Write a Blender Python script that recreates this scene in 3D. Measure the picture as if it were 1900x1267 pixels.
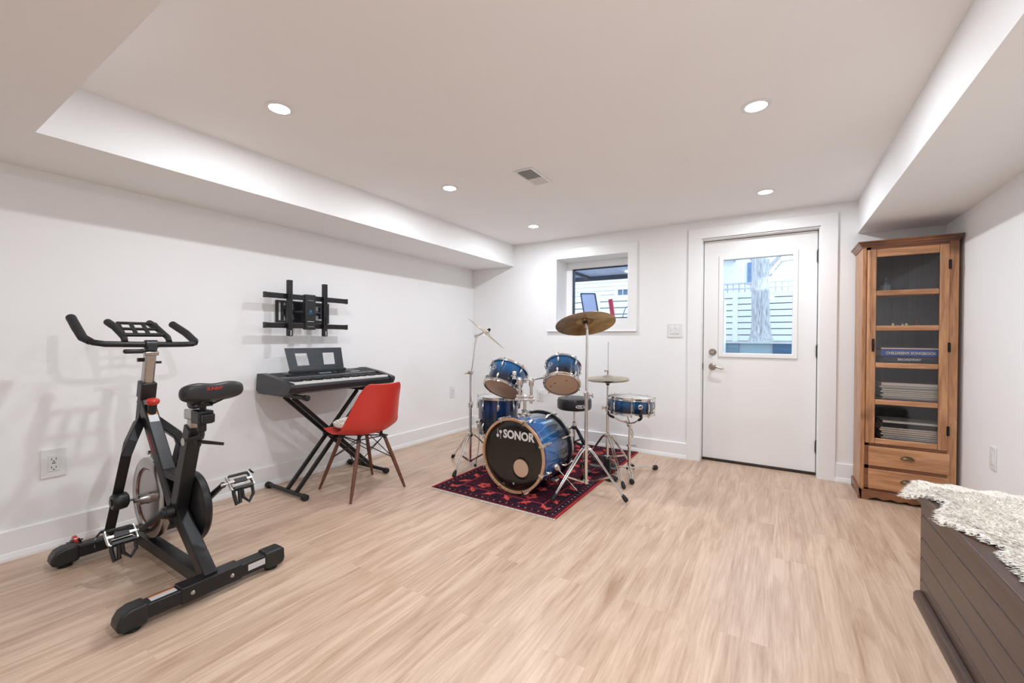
import bpy, bmesh, math, random
from math import sin, cos, pi, radians, sqrt
from mathutils import Vector, Matrix, Euler
random.seed(7)
for o in list(bpy.data.objects): bpy.data.objects.remove(o, do_unlink=True)
S = bpy.context.scene
COL = S.collection
# ------------------------------------------------------------------ camera
cam = bpy.data.cameras.new('camera'); co = bpy.data.objects.new('camera', cam); COL.objects.link(co)
cam.sensor_width = 36; cam.lens = 783.71 / 1900 * 36; cam.clip_start = .02; cam.clip_end = 100
YAW, PITCH, ROLL = .5604, -.0070, .0072
fw0 = Vector((-sin(YAW), cos(YAW), 0)); rt0 = Vector((cos(YAW), sin(YAW), 0)); up0 = Vector((0, 0, 1))
fw = fw0 * cos(PITCH) + up0 * sin(PITCH); up1 = up0 * cos(PITCH) - fw0 * sin(PITCH)
rt = rt0 * cos(ROLL) + up1 * sin(ROLL); up = up1 * cos(ROLL) - rt0 * sin(ROLL)
m = Matrix((rt, up, -fw)).transposed().to_4x4(); m.translation = Vector((3.2439, -4.243, 1.1226)); co.matrix_world = m
S.camera = co
# ------------------------------------------------------------------ world, exposure
ZC = 2.221
w = bpy.data.worlds.new('world'); S.world = w; w.use_nodes = True
bg = w.node_tree.nodes['Background']; bg.inputs[0].default_value = (.62, .80, 1.0, 1); bg.inputs[1].default_value = 3.4
S.view_settings.view_transform = 'Standard'; S.view_settings.look = 'None'; S.view_settings.gamma = 1
S.view_settings.use_curve_mapping = False; S.view_settings.exposure = 0.0
LAMP_W = 10.4
LAMP_COL = (.88, .93, 1.0)

# ------------------------------------------------------------------ materials
MATS = {}
def mat(name, col, rough=.5, metal=0, noise=0, nscale=8, stretch=(1, 1, 1), bump=0, bscale=60, coat=0, col2=None, emis=0, alpha=1, spec=.5, sheen=0):
    if name in MATS: return MATS[name]
    m = bpy.data.materials.new(name); m.use_nodes = True; nt = m.node_tree; N = nt.nodes; L = nt.links
    b = N['Principled BSDF']; b.inputs['Roughness'].default_value = rough; b.inputs['Metallic'].default_value = metal
    b.inputs['Coat Weight'].default_value = coat; b.inputs['Coat Roughness'].default_value = .08
    b.inputs['Specular IOR Level'].default_value = spec
    if sheen: b.inputs['Sheen Weight'].default_value = sheen
    c = (*col, 1)
    b.inputs['Base Color'].default_value = c
    tc = N.new('ShaderNodeTexCoord'); mp = N.new('ShaderNodeMapping'); mp.inputs['Scale'].default_value = stretch
    L.new(tc.outputs['Object'], mp.inputs[0])
    nz = N.new('ShaderNodeTexNoise'); nz.inputs['Scale'].default_value = nscale; nz.inputs['Detail'].default_value = 6
    L.new(mp.outputs[0], nz.inputs['Vector'])
    if noise or col2:
        r = N.new('ShaderNodeValToRGB'); r.color_ramp.elements[0].position = .3; r.color_ramp.elements[1].position = .7
        a = col2 if col2 else tuple(max(0, x * (1 - noise)) for x in col)
        r.color_ramp.elements[0].color = (*a, 1); r.color_ramp.elements[1].color = c
        L.new(nz.outputs[0], r.inputs[0]); L.new(r.outputs[0], b.inputs['Base Color'])
    if bump:
        n2 = N.new('ShaderNodeTexNoise'); n2.inputs['Scale'].default_value = bscale; L.new(mp.outputs[0], n2.inputs['Vector'])
        bp = N.new('ShaderNodeBump'); bp.inputs['Strength'].default_value = bump; bp.inputs['Distance'].default_value = .002
        L.new(n2.outputs[0], bp.inputs['Height']); L.new(bp.outputs[0], b.inputs['Normal'])
    if emis:
        b.inputs['Emission Color'].default_value = c; b.inputs['Emission Strength'].default_value = emis
    MATS[name] = m; return m

def glassmat(name, tint=(1, 1, 1), refl=.08):
    m = bpy.data.materials.new(name); m.use_nodes = True; nt = m.node_tree; N = nt.nodes; L = nt.links
    N.remove(N['Principled BSDF']); out = N['Material Output']
    t = N.new('ShaderNodeBsdfTransparent'); t.inputs[0].default_value = (*tint, 1)
    g = N.new('ShaderNodeBsdfGlossy'); g.inputs['Roughness'].default_value = .03
    f = N.new('ShaderNodeFresnel'); f.inputs[0].default_value = 1.45
    mx = N.new('ShaderNodeMixShader'); L.new(f.outputs[0], mx.inputs[0]); L.new(t.outputs[0], mx.inputs[1]); L.new(g.outputs[0], mx.inputs[2])
    L.new(mx.outputs[0], out.inputs[0]); return m

def woodmat(name, c1, c2, rough=.45, axis='z', scale=1.0, coat=.15, knots=True):
    m = bpy.data.materials.new(name); m.use_nodes = True; nt = m.node_tree; N = nt.nodes; L = nt.links
    b = N['Principled BSDF']; b.inputs['Roughness'].default_value = rough; b.inputs['Coat Weight'].default_value = coat; b.inputs['Coat Roughness'].default_value = .2
    tc = N.new('ShaderNodeTexCoord'); mp = N.new('ShaderNodeMapping')
    s = {'x': (1.2, 14, 14), 'y': (14, 1.2, 14), 'z': (14, 14, 1.2)}[axis]
    mp.inputs['Scale'].default_value = tuple(v * scale for v in s); L.new(tc.outputs['Object'], mp.inputs[0])
    n1 = N.new('ShaderNodeTexNoise'); n1.inputs['Scale'].default_value = 1.6; n1.inputs['Detail'].default_value = 5; n1.inputs['Distortion'].default_value = 1.2; L.new(mp.outputs[0], n1.inputs['Vector'])
    n2 = N.new('ShaderNodeTexNoise'); n2.inputs['Scale'].default_value = 9; n2.inputs['Detail'].default_value = 6; L.new(mp.outputs[0], n2.inputs['Vector'])
    mx = N.new('ShaderNodeMix'); mx.data_type = 'FLOAT'; mx.inputs[0].default_value = .35; L.new(n1.outputs[0], mx.inputs[2]); L.new(n2.outputs[0], mx.inputs[3])
    r = N.new('ShaderNodeValToRGB'); e = r.color_ramp.elements; e[0].position = .33; e[0].color = (*c2, 1); e[1].position = .62; e[1].color = (*c1, 1)
    L.new(mx.outputs[0], r.inputs[0])
    last = r.outputs[0]
    if knots:
        n3 = N.new('ShaderNodeTexNoise'); n3.inputs['Scale'].default_value = 3.2; n3.inputs['Detail'].default_value = 2; L.new(tc.outputs['Object'], n3.inputs['Vector'])
        r3 = N.new('ShaderNodeValToRGB'); r3.color_ramp.elements[0].position = .62; r3.color_ramp.elements[1].position = .74
        L.new(n3.outputs[0], r3.inputs[0])
        m2 = N.new('ShaderNodeMix'); m2.data_type = 'RGBA'; L.new(r3.outputs[0], m2.inputs[0]); L.new(last, m2.inputs[6]); m2.inputs[7].default_value = (*[v * .6 for v in c2], 1)
        last = m2.outputs[2]
    L.new(last, b.inputs['Base Color'])
    bp = N.new('ShaderNodeBump'); bp.inputs['Strength'].default_value = .15; bp.inputs['Distance'].default_value = .002; L.new(n2.outputs[0], bp.inputs['Height']); L.new(bp.outputs[0], b.inputs['Normal'])
    return m

def gradmat(name, stops, rough=.12, coat=.6, metal=.0, axis=2, flame=0):
    m = bpy.data.materials.new(name); m.use_nodes = True; nt = m.node_tree; N = nt.nodes; L = nt.links
    b = N['Principled BSDF']; b.inputs['Roughness'].default_value = rough; b.inputs['Coat Weight'].default_value = coat; b.inputs['Coat Roughness'].default_value = .04; b.inputs['Metallic'].default_value = metal
    tc = N.new('ShaderNodeTexCoord'); sp = N.new('ShaderNodeSeparateXYZ'); L.new(tc.outputs['Generated'], sp.inputs[0])
    r = N.new('ShaderNodeValToRGB'); e = r.color_ramp.elements
    while len(e) < len(stops): e.new(.5)
    for k, (p_, c_) in enumerate(stops): e[k].position = p_; e[k].color = (*c_, 1)
    src = sp.outputs[axis]
    nz = N.new('ShaderNodeTexNoise'); nz.inputs['Scale'].default_value = 9; nz.inputs['Detail'].default_value = 3; nz.inputs['Distortion'].default_value = 2
    mpn = N.new('ShaderNodeMapping'); mpn.inputs['Scale'].default_value = (1, 1, 4); L.new(tc.outputs['Object'], mpn.inputs[0]); L.new(mpn.outputs[0], nz.inputs['Vector'])
    md = N.new('ShaderNodeMath'); md.operation = 'MULTIPLY_ADD'; md.inputs[1].default_value = .25 if not flame else flame; L.new(nz.outputs[0], md.inputs[0]); L.new(src, md.inputs[2])
    sb = N.new('ShaderNodeMath'); sb.operation = 'SUBTRACT'; sb.inputs[1].default_value = .125 if not flame else flame / 2; L.new(md.outputs[0], sb.inputs[0])
    L.new(sb.outputs[0], r.inputs[0]); L.new(r.outputs[0], b.inputs['Base Color']); return m

WALL = mat('wall_paint', (.92, .917, .915), .7, noise=.015, nscale=3, bump=.05, bscale=300)
CEIL = mat('ceiling_paint', (.93, .915, .905), .8, noise=.015, nscale=3)
TRIM = mat('trim_paint', (.91, .908, .905), .35, noise=.01, nscale=5)
DOORP = mat('door_paint', (.90, .89, .875), .4, noise=.01, nscale=4)
CHROME = mat('chrome', (.78, .77, .75), .14, 1, noise=.08, nscale=20)
STEEL = mat('brushed_steel', (.55, .52, .48), .28, 1, noise=.15, nscale=30)
NICKEL = mat('satin_nickel', (.42, .37, .31), .3, 1, noise=.1, nscale=40)
BLACK = mat('black_powder_coat', (.013, .013, .014), .36, 0, noise=.2, nscale=40, bump=.05, bscale=400, spec=.4)
BLACKM = mat('satin_black_metal', (.03, .033, .036), .33, .3, noise=.2, nscale=30)
RUBBER = mat('black_rubber', (.012, .012, .012), .65, noise=.3, nscale=30, bump=.1, bscale=300)
PLAST = mat('black_plastic', (.014, .014, .015), .40, noise=.2, nscale=30)
REDP = mat('red_plastic', (.62, .04, .02), .3, noise=.1, nscale=20, coat=.3)
WHITEP = mat('white_plastic', (.82, .82, .81), .35, noise=.02, nscale=20)
SLOT = mat('dark_slot', (.05, .05, .05), .6, noise=.1)
GLASS = glassmat('window_glass', (.97, .985, 1))
GLASSC = glassmat('cabinet_glass', (.985, .99, .995))
PINE = woodmat('honey_pine', (.60, .31, .15), (.30, .125, .05), .42)
PINEH = woodmat('honey_pine_rail', (.62, .32, .16), (.33, .14, .055), .42, axis='x')
PINED = woodmat('dark_pine_moulding', (.28, .115, .05), (.14, .05, .022), .42, axis='x')
DARKW = woodmat('dark_stained_pine', (.066, .031, .019), (.034, .015, .009), .36, axis='y', coat=.12)
WALNUT = woodmat('walnut', (.17, .06, .03), (.09, .03, .015), .4, axis='z', knots=False)
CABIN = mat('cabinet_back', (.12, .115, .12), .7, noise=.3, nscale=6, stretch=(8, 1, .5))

# ------------------------------------------------------------------ helpers
def V(*a): return Vector(a)
class MB:
    def __init__(s): s.v = []; s.f = []; s.mi = []; s.cm = 0
    def add(s, vs, fs):
        n = len(s.v); s.v += [Vector(v) for v in vs]; s.f += [tuple(i + n for i in f) for f in fs]; s.mi += [s.cm] * len(fs); return s
    def box(s, x0, x1, y0, y1, z0, z1):
        return s.add([(x0, y0, z0), (x1, y0, z0), (x1, y1, z0), (x0, y1, z0), (x0, y0, z1), (x1, y0, z1), (x1, y1, z1), (x0, y1, z1)],
                     [(0, 3, 2, 1), (4, 5, 6, 7), (0, 1, 5, 4), (1, 2, 6, 5), (2, 3, 7, 6), (3, 0, 4, 7)])
    def obox(s, c, ax, ay, az, sx, sy, sz):
        c = Vector(c); ax, ay, az = Vector(ax).normalized(), Vector(ay).normalized(), Vector(az).normalized()
        vs = [c + ax * (i * sx / 2) + ay * (j * sy / 2) + az * (k * sz / 2) for k in (-1, 1) for i, j in ((-1, -1), (1, -1), (1, 1), (-1, 1))]
        return s.add(vs, [(0, 3, 2, 1), (4, 5, 6, 7), (0, 1, 5, 4), (1, 2, 6, 5), (2, 3, 7, 6), (3, 0, 4, 7)])
    def bar(s, p, q, w, h, side=(0, 1, 0)):   # rectangular bar p->q; w along side axis, h along the third
        p, q = Vector(p), Vector(q); d = (q - p); sd = Vector(side); sd = (sd - d.normalized() * sd.dot(d.normalized())).normalized(); t = d.normalized().cross(sd)
        return s.obox((p + q) / 2, d, sd, t, d.length, w, h)
    def tube(s, pts, r, seg=12, cap=True, closed=False):
        pts = [Vector(p) for p in pts]; n = len(pts); rs = r if isinstance(r, (list, tuple)) else [r] * n
        ref = None; base = len(s.v); vs = []; fs = []
        for i, p in enumerate(pts):
            a = pts[(i - 1) % n] if (closed or i > 0) else p; b = pts[(i + 1) % n] if (closed or i < n - 1) else p
            t = (b - a).normalized()
            if ref is None: ref = Vector((0, 0, 1)) if abs(t.z) < .9 else Vector((1, 0, 0))
            u = (ref - t * ref.dot(t)).normalized(); ref = u; v = t.cross(u)
            for k in range(seg): an = 2 * pi * k / seg; vs.append(p + (u * cos(an) + v * sin(an)) * rs[i])
        for i in range(n if closed else n - 1):
            j = (i + 1) % n
            for k in range(seg): k2 = (k + 1) % seg; fs.append((i * seg + k, i * seg + k2, j * seg + k2, j * seg + k))
        if cap and not closed: fs.append(tuple(range(seg - 1, -1, -1))); fs.append(tuple((n - 1) * seg + k for k in range(seg)))
        return s.add(vs, fs)
    def lathe(s, prof, c=(0, 0, 0), ax=(0, 0, 1), seg=32, close=False):   # prof: (r, h)
        c = Vector(c); ax = Vector(ax).normalized(); ref = Vector((0, 0, 1)) if abs(ax.z) < .9 else Vector((1, 0, 0))
        u = (ref - ax * ref.dot(ax)).normalized(); v = ax.cross(u); vs = []; fs = []; n = len(prof)
        for r_, h in prof:
            for k in range(seg): a = 2 * pi * k / seg; vs.append(c + ax * h + (u * cos(a) + v * sin(a)) * max(r_, 1e-5))
        for i in range(n if close else n - 1):
            j = (i + 1) % n
            for k in range(seg): k2 = (k + 1) % seg; fs.append((i * seg + k, i * seg + k2, j * seg + k2, j * seg + k))
        return s.add(vs, fs)
    def cyl(s, p, q, r, seg=16, r2=None):
        p, q = Vector(p), Vector(q); h = (q - p).length; r2 = r if r2 is None else r2
        return s.lathe([(0, 0), (r, 0), (r2, h), (0, h)], p, q - p, seg)
    def prism(s, poly, o, ux, uy, depth):   # poly in 2D, extruded along ux x uy
        o, ux, uy = Vector(o), Vector(ux), Vector(uy); nz = ux.cross(uy).normalized() * depth; n = len(poly)
        vs = [o + ux * a + uy * b for a, b in poly] + [o + ux * a + uy * b + nz for a, b in poly]
        return s.add(vs, [tuple(range(n - 1, -1, -1)), tuple(range(n, 2 * n))] + [(i, (i + 1) % n, (i + 1) % n + n, i + n) for i in range(n)])
    def sphere(s, c, r, seg=16, rings=10, sc=(1, 1, 1)):
        c = Vector(c); vs = []; fs = []
        for i in range(rings + 1):
            t = pi * i / rings
            for k in range(seg): a = 2 * pi * k / seg; vs.append(c + Vector((sin(t) * cos(a) * r * sc[0], sin(t) * sin(a) * r * sc[1], cos(t) * r * sc[2])))
        for i in range(rings):
            for k in range(seg): k2 = (k + 1) % seg; fs.append((i * seg + k, (i + 1) * seg + k, (i + 1) * seg + k2, i * seg + k2))
        return s.add(vs, fs)
    def wallhole(s, x0, x1, z0, z1, holes, y0, y1, axis='y'):  # slab with rectangular holes
        xs = sorted({x0, x1, *[h[0] for h in holes], *[h[1] for h in holes]}); zs = sorted({z0, z1, *[h[2] for h in holes], *[h[3] for h in holes]})
        X_, Z_ = len(xs) - 1, len(zs) - 1
        def solid(i, j):
            if not (0 <= i < X_ and 0 <= j < Z_): return False
            return not any(h[0] <= xs[i] and xs[i + 1] <= h[1] and h[2] <= zs[j] and zs[j + 1] <= h[3] for h in holes)
        for i in range(X_):
            for j in range(Z_):
                if not solid(i, j): continue
                a, b, c, d = xs[i], xs[i + 1], zs[j], zs[j + 1]; f = [(0, 1, 5, 4), (2, 3, 7, 6)]
                if not solid(i, j - 1): f.append((0, 3, 2, 1))
                if not solid(i, j + 1): f.append((4, 5, 6, 7))
                if not solid(i + 1, j): f.append((1, 2, 6, 5))
                if not solid(i - 1, j): f.append((3, 0, 4, 7))
                s.add([(a, y0, c), (b, y0, c), (b, y1, c), (a, y1, c), (a, y0, d), (b, y0, d), (b, y1, d), (a, y1, d)], f)
        return s

def build(name, mb, mats, parent=None, origin=(0, 0, 0), bev=0, smooth=35, seg=2):
    me = bpy.data.meshes.new(name); o = Vector(origin)
    me.from_pydata([v - o for v in mb.v], [], mb.f)
    bm = bmesh.new(); bm.from_mesh(me)
    bmesh.ops.remove_doubles(bm, verts=bm.verts, dist=1e-6)
    bmesh.ops.recalc_face_normals(bm, faces=bm.faces)
    mil = None
    bm.to_mesh(me); bm.free(); me.update()
    if not isinstance(mats, (list, tuple)): mats = [mats]
    for m_ in mats: me.materials.append(m_)
    if len(mats) > 1:
        for p_, i in zip(me.polygons, mb.mi): p_.material_index = i
    if smooth:
        for p_ in me.polygons: p_.use_smooth = True
        try: me.set_sharp_from_angle(angle=radians(smooth))
        except Exception: pass
    ob = bpy.data.objects.new(name, me); COL.objects.link(ob)
    if parent is not None: ob.parent = parent
    elif any(o): ob.location = o
    if bev:
        b = ob.modifiers.new('bevel', 'BEVEL'); b.width = bev; b.segments = seg; b.limit_method = 'ANGLE'; b.angle_limit = radians(50); b.harden_normals = False
    return ob
def tag(o, label, cat, group=None, kind=None):
    if label: o['label'] = label
    if cat: o['category'] = cat
    if group: o['group'] = group
    if kind: o['kind'] = kind
    return o
class T:
    """a thing: Empty at its base, parts are children; geometry is given in world space unless local=True"""
    def __init__(s, name, loc, label=None, cat=None, group=None, kind=None, rot=None):
        s.e = bpy.data.objects.new(name, None); s.e.empty_display_size = .05; COL.objects.link(s.e); s.e.location = loc; s.o = Vector(loc)
        s.local = rot is not None
        if rot is not None:
            s.e.rotation_mode = 'XYZ'; s.e.rotation_euler = rot.to_euler() if isinstance(rot, Matrix) else Euler(rot)
        tag(s.e, label, cat, group, kind)
    def p(s, name, mb, mats, parent=None, bev=0, smooth=35, label=None, seg=2):
        ob = build(name, mb, mats, parent or s.e, (0, 0, 0) if s.local else s.o, bev, smooth, seg)
        if label: ob['label'] = label
        return ob
def thing1(name, mb, mats, origin, label, cat, group=None, bev=0, smooth=35, kind=None):
    return tag(build(name, mb, mats, None, origin, bev, smooth), label, cat, group, kind)
def struct(name, mb, m_, bev=0, smooth=0):
    return tag(build(name, mb, m_, None, (0, 0, 0), bev, smooth), None, None, None, 'structure')
def text(s, size, o, ux, uy, depth=.001, bold=0, align='LEFT', sx=1.0, shear=0):
    cu = bpy.data.curves.new('t', 'FONT'); cu.body = s; cu.size = size; cu.offset = bold; cu.extrude = .0; cu.align_x = align; cu.resolution_u = 3; cu.shear = shear
    ob = bpy.data.objects.new('t', cu); COL.objects.link(ob); bpy.context.view_layer.update()
    me = bpy.data.meshes.new_from_object(ob.evaluated_get(bpy.context.evaluated_depsgraph_get()))
    o, ux, uy = Vector(o), Vector(ux).normalized(), Vector(uy).normalized(); n = ux.cross(uy)
    mb = MB(); mb.add([o + ux * v.co.x * sx + uy * v.co.y + n * depth for v in me.vertices], [tuple(p_.vertices) for p_ in me.polygons])
    bpy.data.objects.remove(ob, do_unlink=True); bpy.data.meshes.remove(me); return mb
def frame_rot(z, xh=(1, 0, 0)):
    z = Vector(z).normalized(); x = Vector(xh); x = (x - z * x.dot(z)).normalized(); y = z.cross(x); return Matrix((x, y, z)).transposed()

# ================================================================== ROOM
XW = 4.2695; ZS = 1.974; ZR = 1.9645; YB = -6.6; T_ = .36
floorM = bpy.data.materials.new('oak_planks'); floorM.use_nodes = True
def mk_floor():
    nt = floorM.node_tree; N = nt.nodes; L = nt.links; b = N['Principled BSDF']
    tc = N.new('ShaderNodeTexCoord'); sp = N.new('ShaderNodeSeparateXYZ'); L.new(tc.outputs['Object'], sp.inputs[0])
    cb = N.new('ShaderNodeCombineXYZ'); L.new(sp.outputs[1], cb.inputs[0]); L.new(sp.outputs[0], cb.inputs[1])
    br = N.new('ShaderNodeTexBrick'); L.new(cb.outputs[0], br.inputs['Vector']); br.inputs['Scale'].default_value = 1
    br.inputs['Brick Width'].default_value = 1.22; br.inputs['Row Height'].default_value = .18; br.inputs['Mortar Size'].default_value = .0006; br.inputs['Mortar Smooth'].default_value = .3
    br.inputs['Color1'].default_value = (0, 0, 0, 1); br.inputs['Color2'].default_value = (1, 1, 1, 1); br.inputs['Mortar'].default_value = (.5, .5, .5, 1); br.offset = .37
    # per plank offset of the grain
    vm = N.new('ShaderNodeVectorMath'); vm.operation = 'MULTIPLY_ADD'; L.new(br.outputs['Color'], vm.inputs[0]); vm.inputs[1].default_value = (7, 3, 0); 
    mp = N.new('ShaderNodeMapping'); mp.inputs['Scale'].default_value = (1.3, 12, 1); L.new(cb.outputs[0], mp.inputs[0]); L.new(mp.outputs[0], vm.inputs[2])
    n1 = N.new('ShaderNodeTexNoise'); n1.inputs['Scale'].default_value = 1.4; n1.inputs['Detail'].default_value = 7; n1.inputs['Roughness'].default_value = .6; n1.inputs['Distortion'].default_value = .8; L.new(vm.outputs[0], n1.inputs['Vector'])
    mp2 = N.new('ShaderNodeMapping'); mp2.inputs['Scale'].default_value = (3, 70, 1); L.new(cb.outputs[0], mp2.inputs[0])
    n2 = N.new('ShaderNodeTexNoise'); n2.inputs['Scale'].default_value = 1.5; n2.inputs['Detail'].default_value = 4; L.new(mp2.outputs[0], n2.inputs['Vector'])
    mx = N.new('ShaderNodeMix'); mx.data_type = 'FLOAT'; mx.inputs[0].default_value = .3; L.new(n1.outputs[0], mx.inputs[2]); L.new(n2.outputs[0], mx.inputs[3])
    r = N.new('ShaderNodeValToRGB'); e = r.color_ramp.elements; e[0].position = .32; e[0].color = (.40, .250, .162, 1); e[1].position = .60; e[1].color = (.665, .492, .365, 1)
    L.new(mx.outputs[0], r.inputs[0])
    hv = N.new('ShaderNodeHueSaturation'); mr = N.new('ShaderNodeMapRange'); L.new(br.outputs['Color'], mr.inputs[0]); mr.inputs[3].default_value = .97; mr.inputs[4].default_value = 1.03; L.new(mr.outputs[0], hv.inputs['Value']); L.new(r.outputs[0], hv.inputs['Color'])
    m2 = N.new('ShaderNodeMix'); m2.data_type = 'RGBA'; L.new(br.outputs['Fac'], m2.inputs[0]); L.new(hv.outputs[0], m2.inputs[6]); m2.inputs[7].default_value = (.50, .35, .25, 1)
    L.new(m2.outputs[2], b.inputs['Base Color']); b.inputs['Roughness'].default_value = .34; b.inputs['Specular IOR Level'].default_value = .5
    bp = N.new('ShaderNodeBump'); bp.inputs['Strength'].default_value = .06; bp.inputs['Distance'].default_value = .002; L.new(n2.outputs[0], bp.inputs['Height']); L.new(bp.outputs[0], b.inputs['Normal'])
mk_floor()
struct('floor', MB().box(-.3, XW + .3, YB - .3, .14, -.12, 0), floorM)
struct('ceiling', MB().box(-.3, XW + .3, YB - .3, T_, ZC, ZC + .12), CEIL)
struct('wall_left', MB().box(-.3, 0, YB - .3, T_, 0, ZC), WALL)
struct('wall_right', MB().box(XW, XW + .3, YB - .3, T_, 0, ZC), WALL)
struct('wall_front', MB().box(0, XW, YB - .3, YB, 0, ZC), WALL)
WIN = (1.167, 1.962, 1.262, 2.0); DR = (2.615, 3.565, 0, 2.085)
struct('wall_back', MB().wallhole(0, XW, 0, ZC, [WIN, DR], 0, T_), WALL)
# bulkheads
struct('trim_1', MB().box(0, .601, -3.803, 0, ZS, ZC), WALL)
struct('trim_2', MB().box(3.7705, XW, -3.803, 0, ZR, ZC), WALL)
struct('trim_3', MB().prism([(0, -3.795), (XW, -3.83), (XW, YB), (0, YB)], (0, 0, ZS), (1, 0, 0), (0, 1, 0), ZC - ZS) if 0 else MB().box(0, XW, YB, -3.803, ZS, ZC), WALL)
# baseboards: board, top bead, quarter round
def baseb(name, a, b, n, h=.15):
    a, b, n = Vector(a), Vector(b), Vector(n); d = (b - a); L_ = d.length; d.normalize()
    prof = [(0, 0), (.026, 0), (.026, .012), (.020, .034), (.0155, .037), (.0155, h - .006), (.010, h), (0, h)]
    mb = MB(); vs = [a + n * p0 + V(0, 0, p1) for p0, p1 in prof] + [b + n * p0 + V(0, 0, p1) for p0, p1 in prof]; k = len(prof)
    mb.add(vs, [tuple(range(k)), tuple(range(2 * k - 1, k - 1, -1))] + [(i, (i + 1) % k, (i + 1) % k + k, i + k) for i in range(k)])
    return struct(name, mb, TRIM)
baseb('baseboard_left', (0, YB, 0), (0, 0, 0), (1, 0, 0))
baseb('baseboard_back', (.026, 0, 0), (2.534, 0, 0), (0, -1, 0))
baseb('baseboard_back_right', (3.647, 0, 0), (XW - .026, 0, 0), (0, -1, 0))
baseb('baseboard_right', (XW, YB, 0), (XW, 0, 0), (-1, 0, 0))
# door casing
cs = MB(); cs.box(2.534, 2.648, -.02, 0, 0, 2.055); cs.box(3.535, 3.647, -.02, 0, 0, 2.055); cs.box(2.534, 3.647, -.02, 0, 2.055, 2.15)
struct('trim_4', cs, TRIM, bev=.002)
# ---- door
D = T('door_1', (3.09, .1, 0), kind='structure')
jb = MB(); jb.box(2.615, 2.652, .0, .20, 0, 2.085); jb.box(3.528, 3.565, .0, .20, 0, 2.085); jb.box(2.652, 3.528, .0, .20, 2.047, 2.085)
jb.box(2.652, 2.664, .142, .20, 0, 2.047); jb.box(3.516, 3.528, .142, .20, 0, 2.047); jb.box(2.652, 3.528, .142, .20, 2.035, 2.047)
D.p('door_frame', jb, TRIM)
ws = MB(); ws.box(2.652, 2.656, .098, .142, 0, 2.047); ws.box(3.524, 3.528, .098, .142, 0, 2.047); ws.box(2.652, 3.528, .098, .142, 2.042, 2.047); D.p('weatherstrip', ws, SLOT)
D.p('threshold', MB().box(2.652, 3.528, .078, .30, 0, .018), mat('bronze_threshold', (.05, .035, .028), .4, .5, noise=.2), bev=.003)
DX0, DX1, DZ0, DZ1 = 2.657, 3.523, .022, 2.041; LT = (2.812, 3.362, .995, 1.868)
D.p('door_slab', MB().wallhole(DX0, DX1, DZ0, DZ1, [LT], .092, .137), DOORP)
gf = MB(); a0, a1, c0, c1 = 2.782, 3.392, .965, 1.898
for y0, y1 in ((.078, .095), (.134, .15)):
    gf.wallhole(a0, a1, c0, c1, [(LT[0] + .01, LT[1] - .01, LT[2] + .01, LT[3] - .01)], y0, y1)
D.p('glazing_frame', gf, TRIM, bev=.006)
D.p('glass_pane', MB().box(LT[0], LT[1], .111, .117, LT[2], LT[3]), GLASS)
dk = D.p('deadbolt', MB().lathe([(0, -.018), (.02, -.018), (.024, -.013), (.031, -.006), (.033, 0), (0, 0)], (2.735, .092, 1.009), (0, 1, 0), 24), NICKEL)
D.p('thumb_turn', MB().obox((2.735, .068, 1.009), (1, 0, 0), (0, 1, 0), (0, 0, 1), .030, .012, .010), CHROME, parent=dk, bev=.003)
lv = MB().lathe([(0, -.02), (.014, -.02), (.016, -.012), (.031, -.006), (.033, 0), (0, 0)], (2.735, .092, .874), (0, 1, 0), 24)
lv.tube([(2.735, .075, .874), (2.735, .045, .876), (2.742, .035, .879), (2.765, .032, .880), (2.79, .032, .870), (2.82, .034, .862), (2.838, .036, .863)], [.011, .011, .011, .010, .008, .007, .006], 12)
D.p('lever_handle', lv, NICKEL)
for z in (1.826, 1.034, .238):
    h = MB().cyl((3.528, .080, z - .048), (3.528, .080, z + .048), .0075, 10); h.sphere((3.528, .080, z + .053), .008, 8, 6); h.sphere((3.528, .080, z - .053), .008, 8, 6)
    h.box(3.518, 3.538, .084, .0915, z - .045, z + .045); D.p('hinge', h, BLACKM)
D.p('strike_plate', MB().box(2.645, 2.655, .07, .095, .845, .905), SLOT)
# ---- window
W_ = T('window_1', (1.56, .28, 1.26), kind='structure')
cs = MB().wallhole(1.075, 2.056, 1.207, 2.105, [(WIN[0], WIN[1], 1.285, WIN[3])], -.018, 0); W_.p('casing', cs, TRIM, bev=.002)
W_.p('sill', MB().box(1.055, 2.056, -.026, 0, 1.203, 1.214).box(WIN[0], WIN[1], 0, .27, 1.262, 1.285), TRIM, bev=.002)
fr = MB().wallhole(WIN[0], WIN[1], 1.285, 2.0, [(1.236, 1.895, 1.352, 1.925)], .25, .33); W_.p('window_frame', fr, TRIM, bev=.003)
W_.p('glazing_bead', MB().wallhole(1.236, 1.895, 1.352, 1.925, [(1.248, 1.883, 1.364, 1.914)], .275, .315), mat('dark_blue_gasket', (.02, .035, .07), .5, noise=.1))
W_.p('glass_pane', MB().box(1.248, 1.883, .293, .298, 1.364, 1.914), GLASS)

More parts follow.
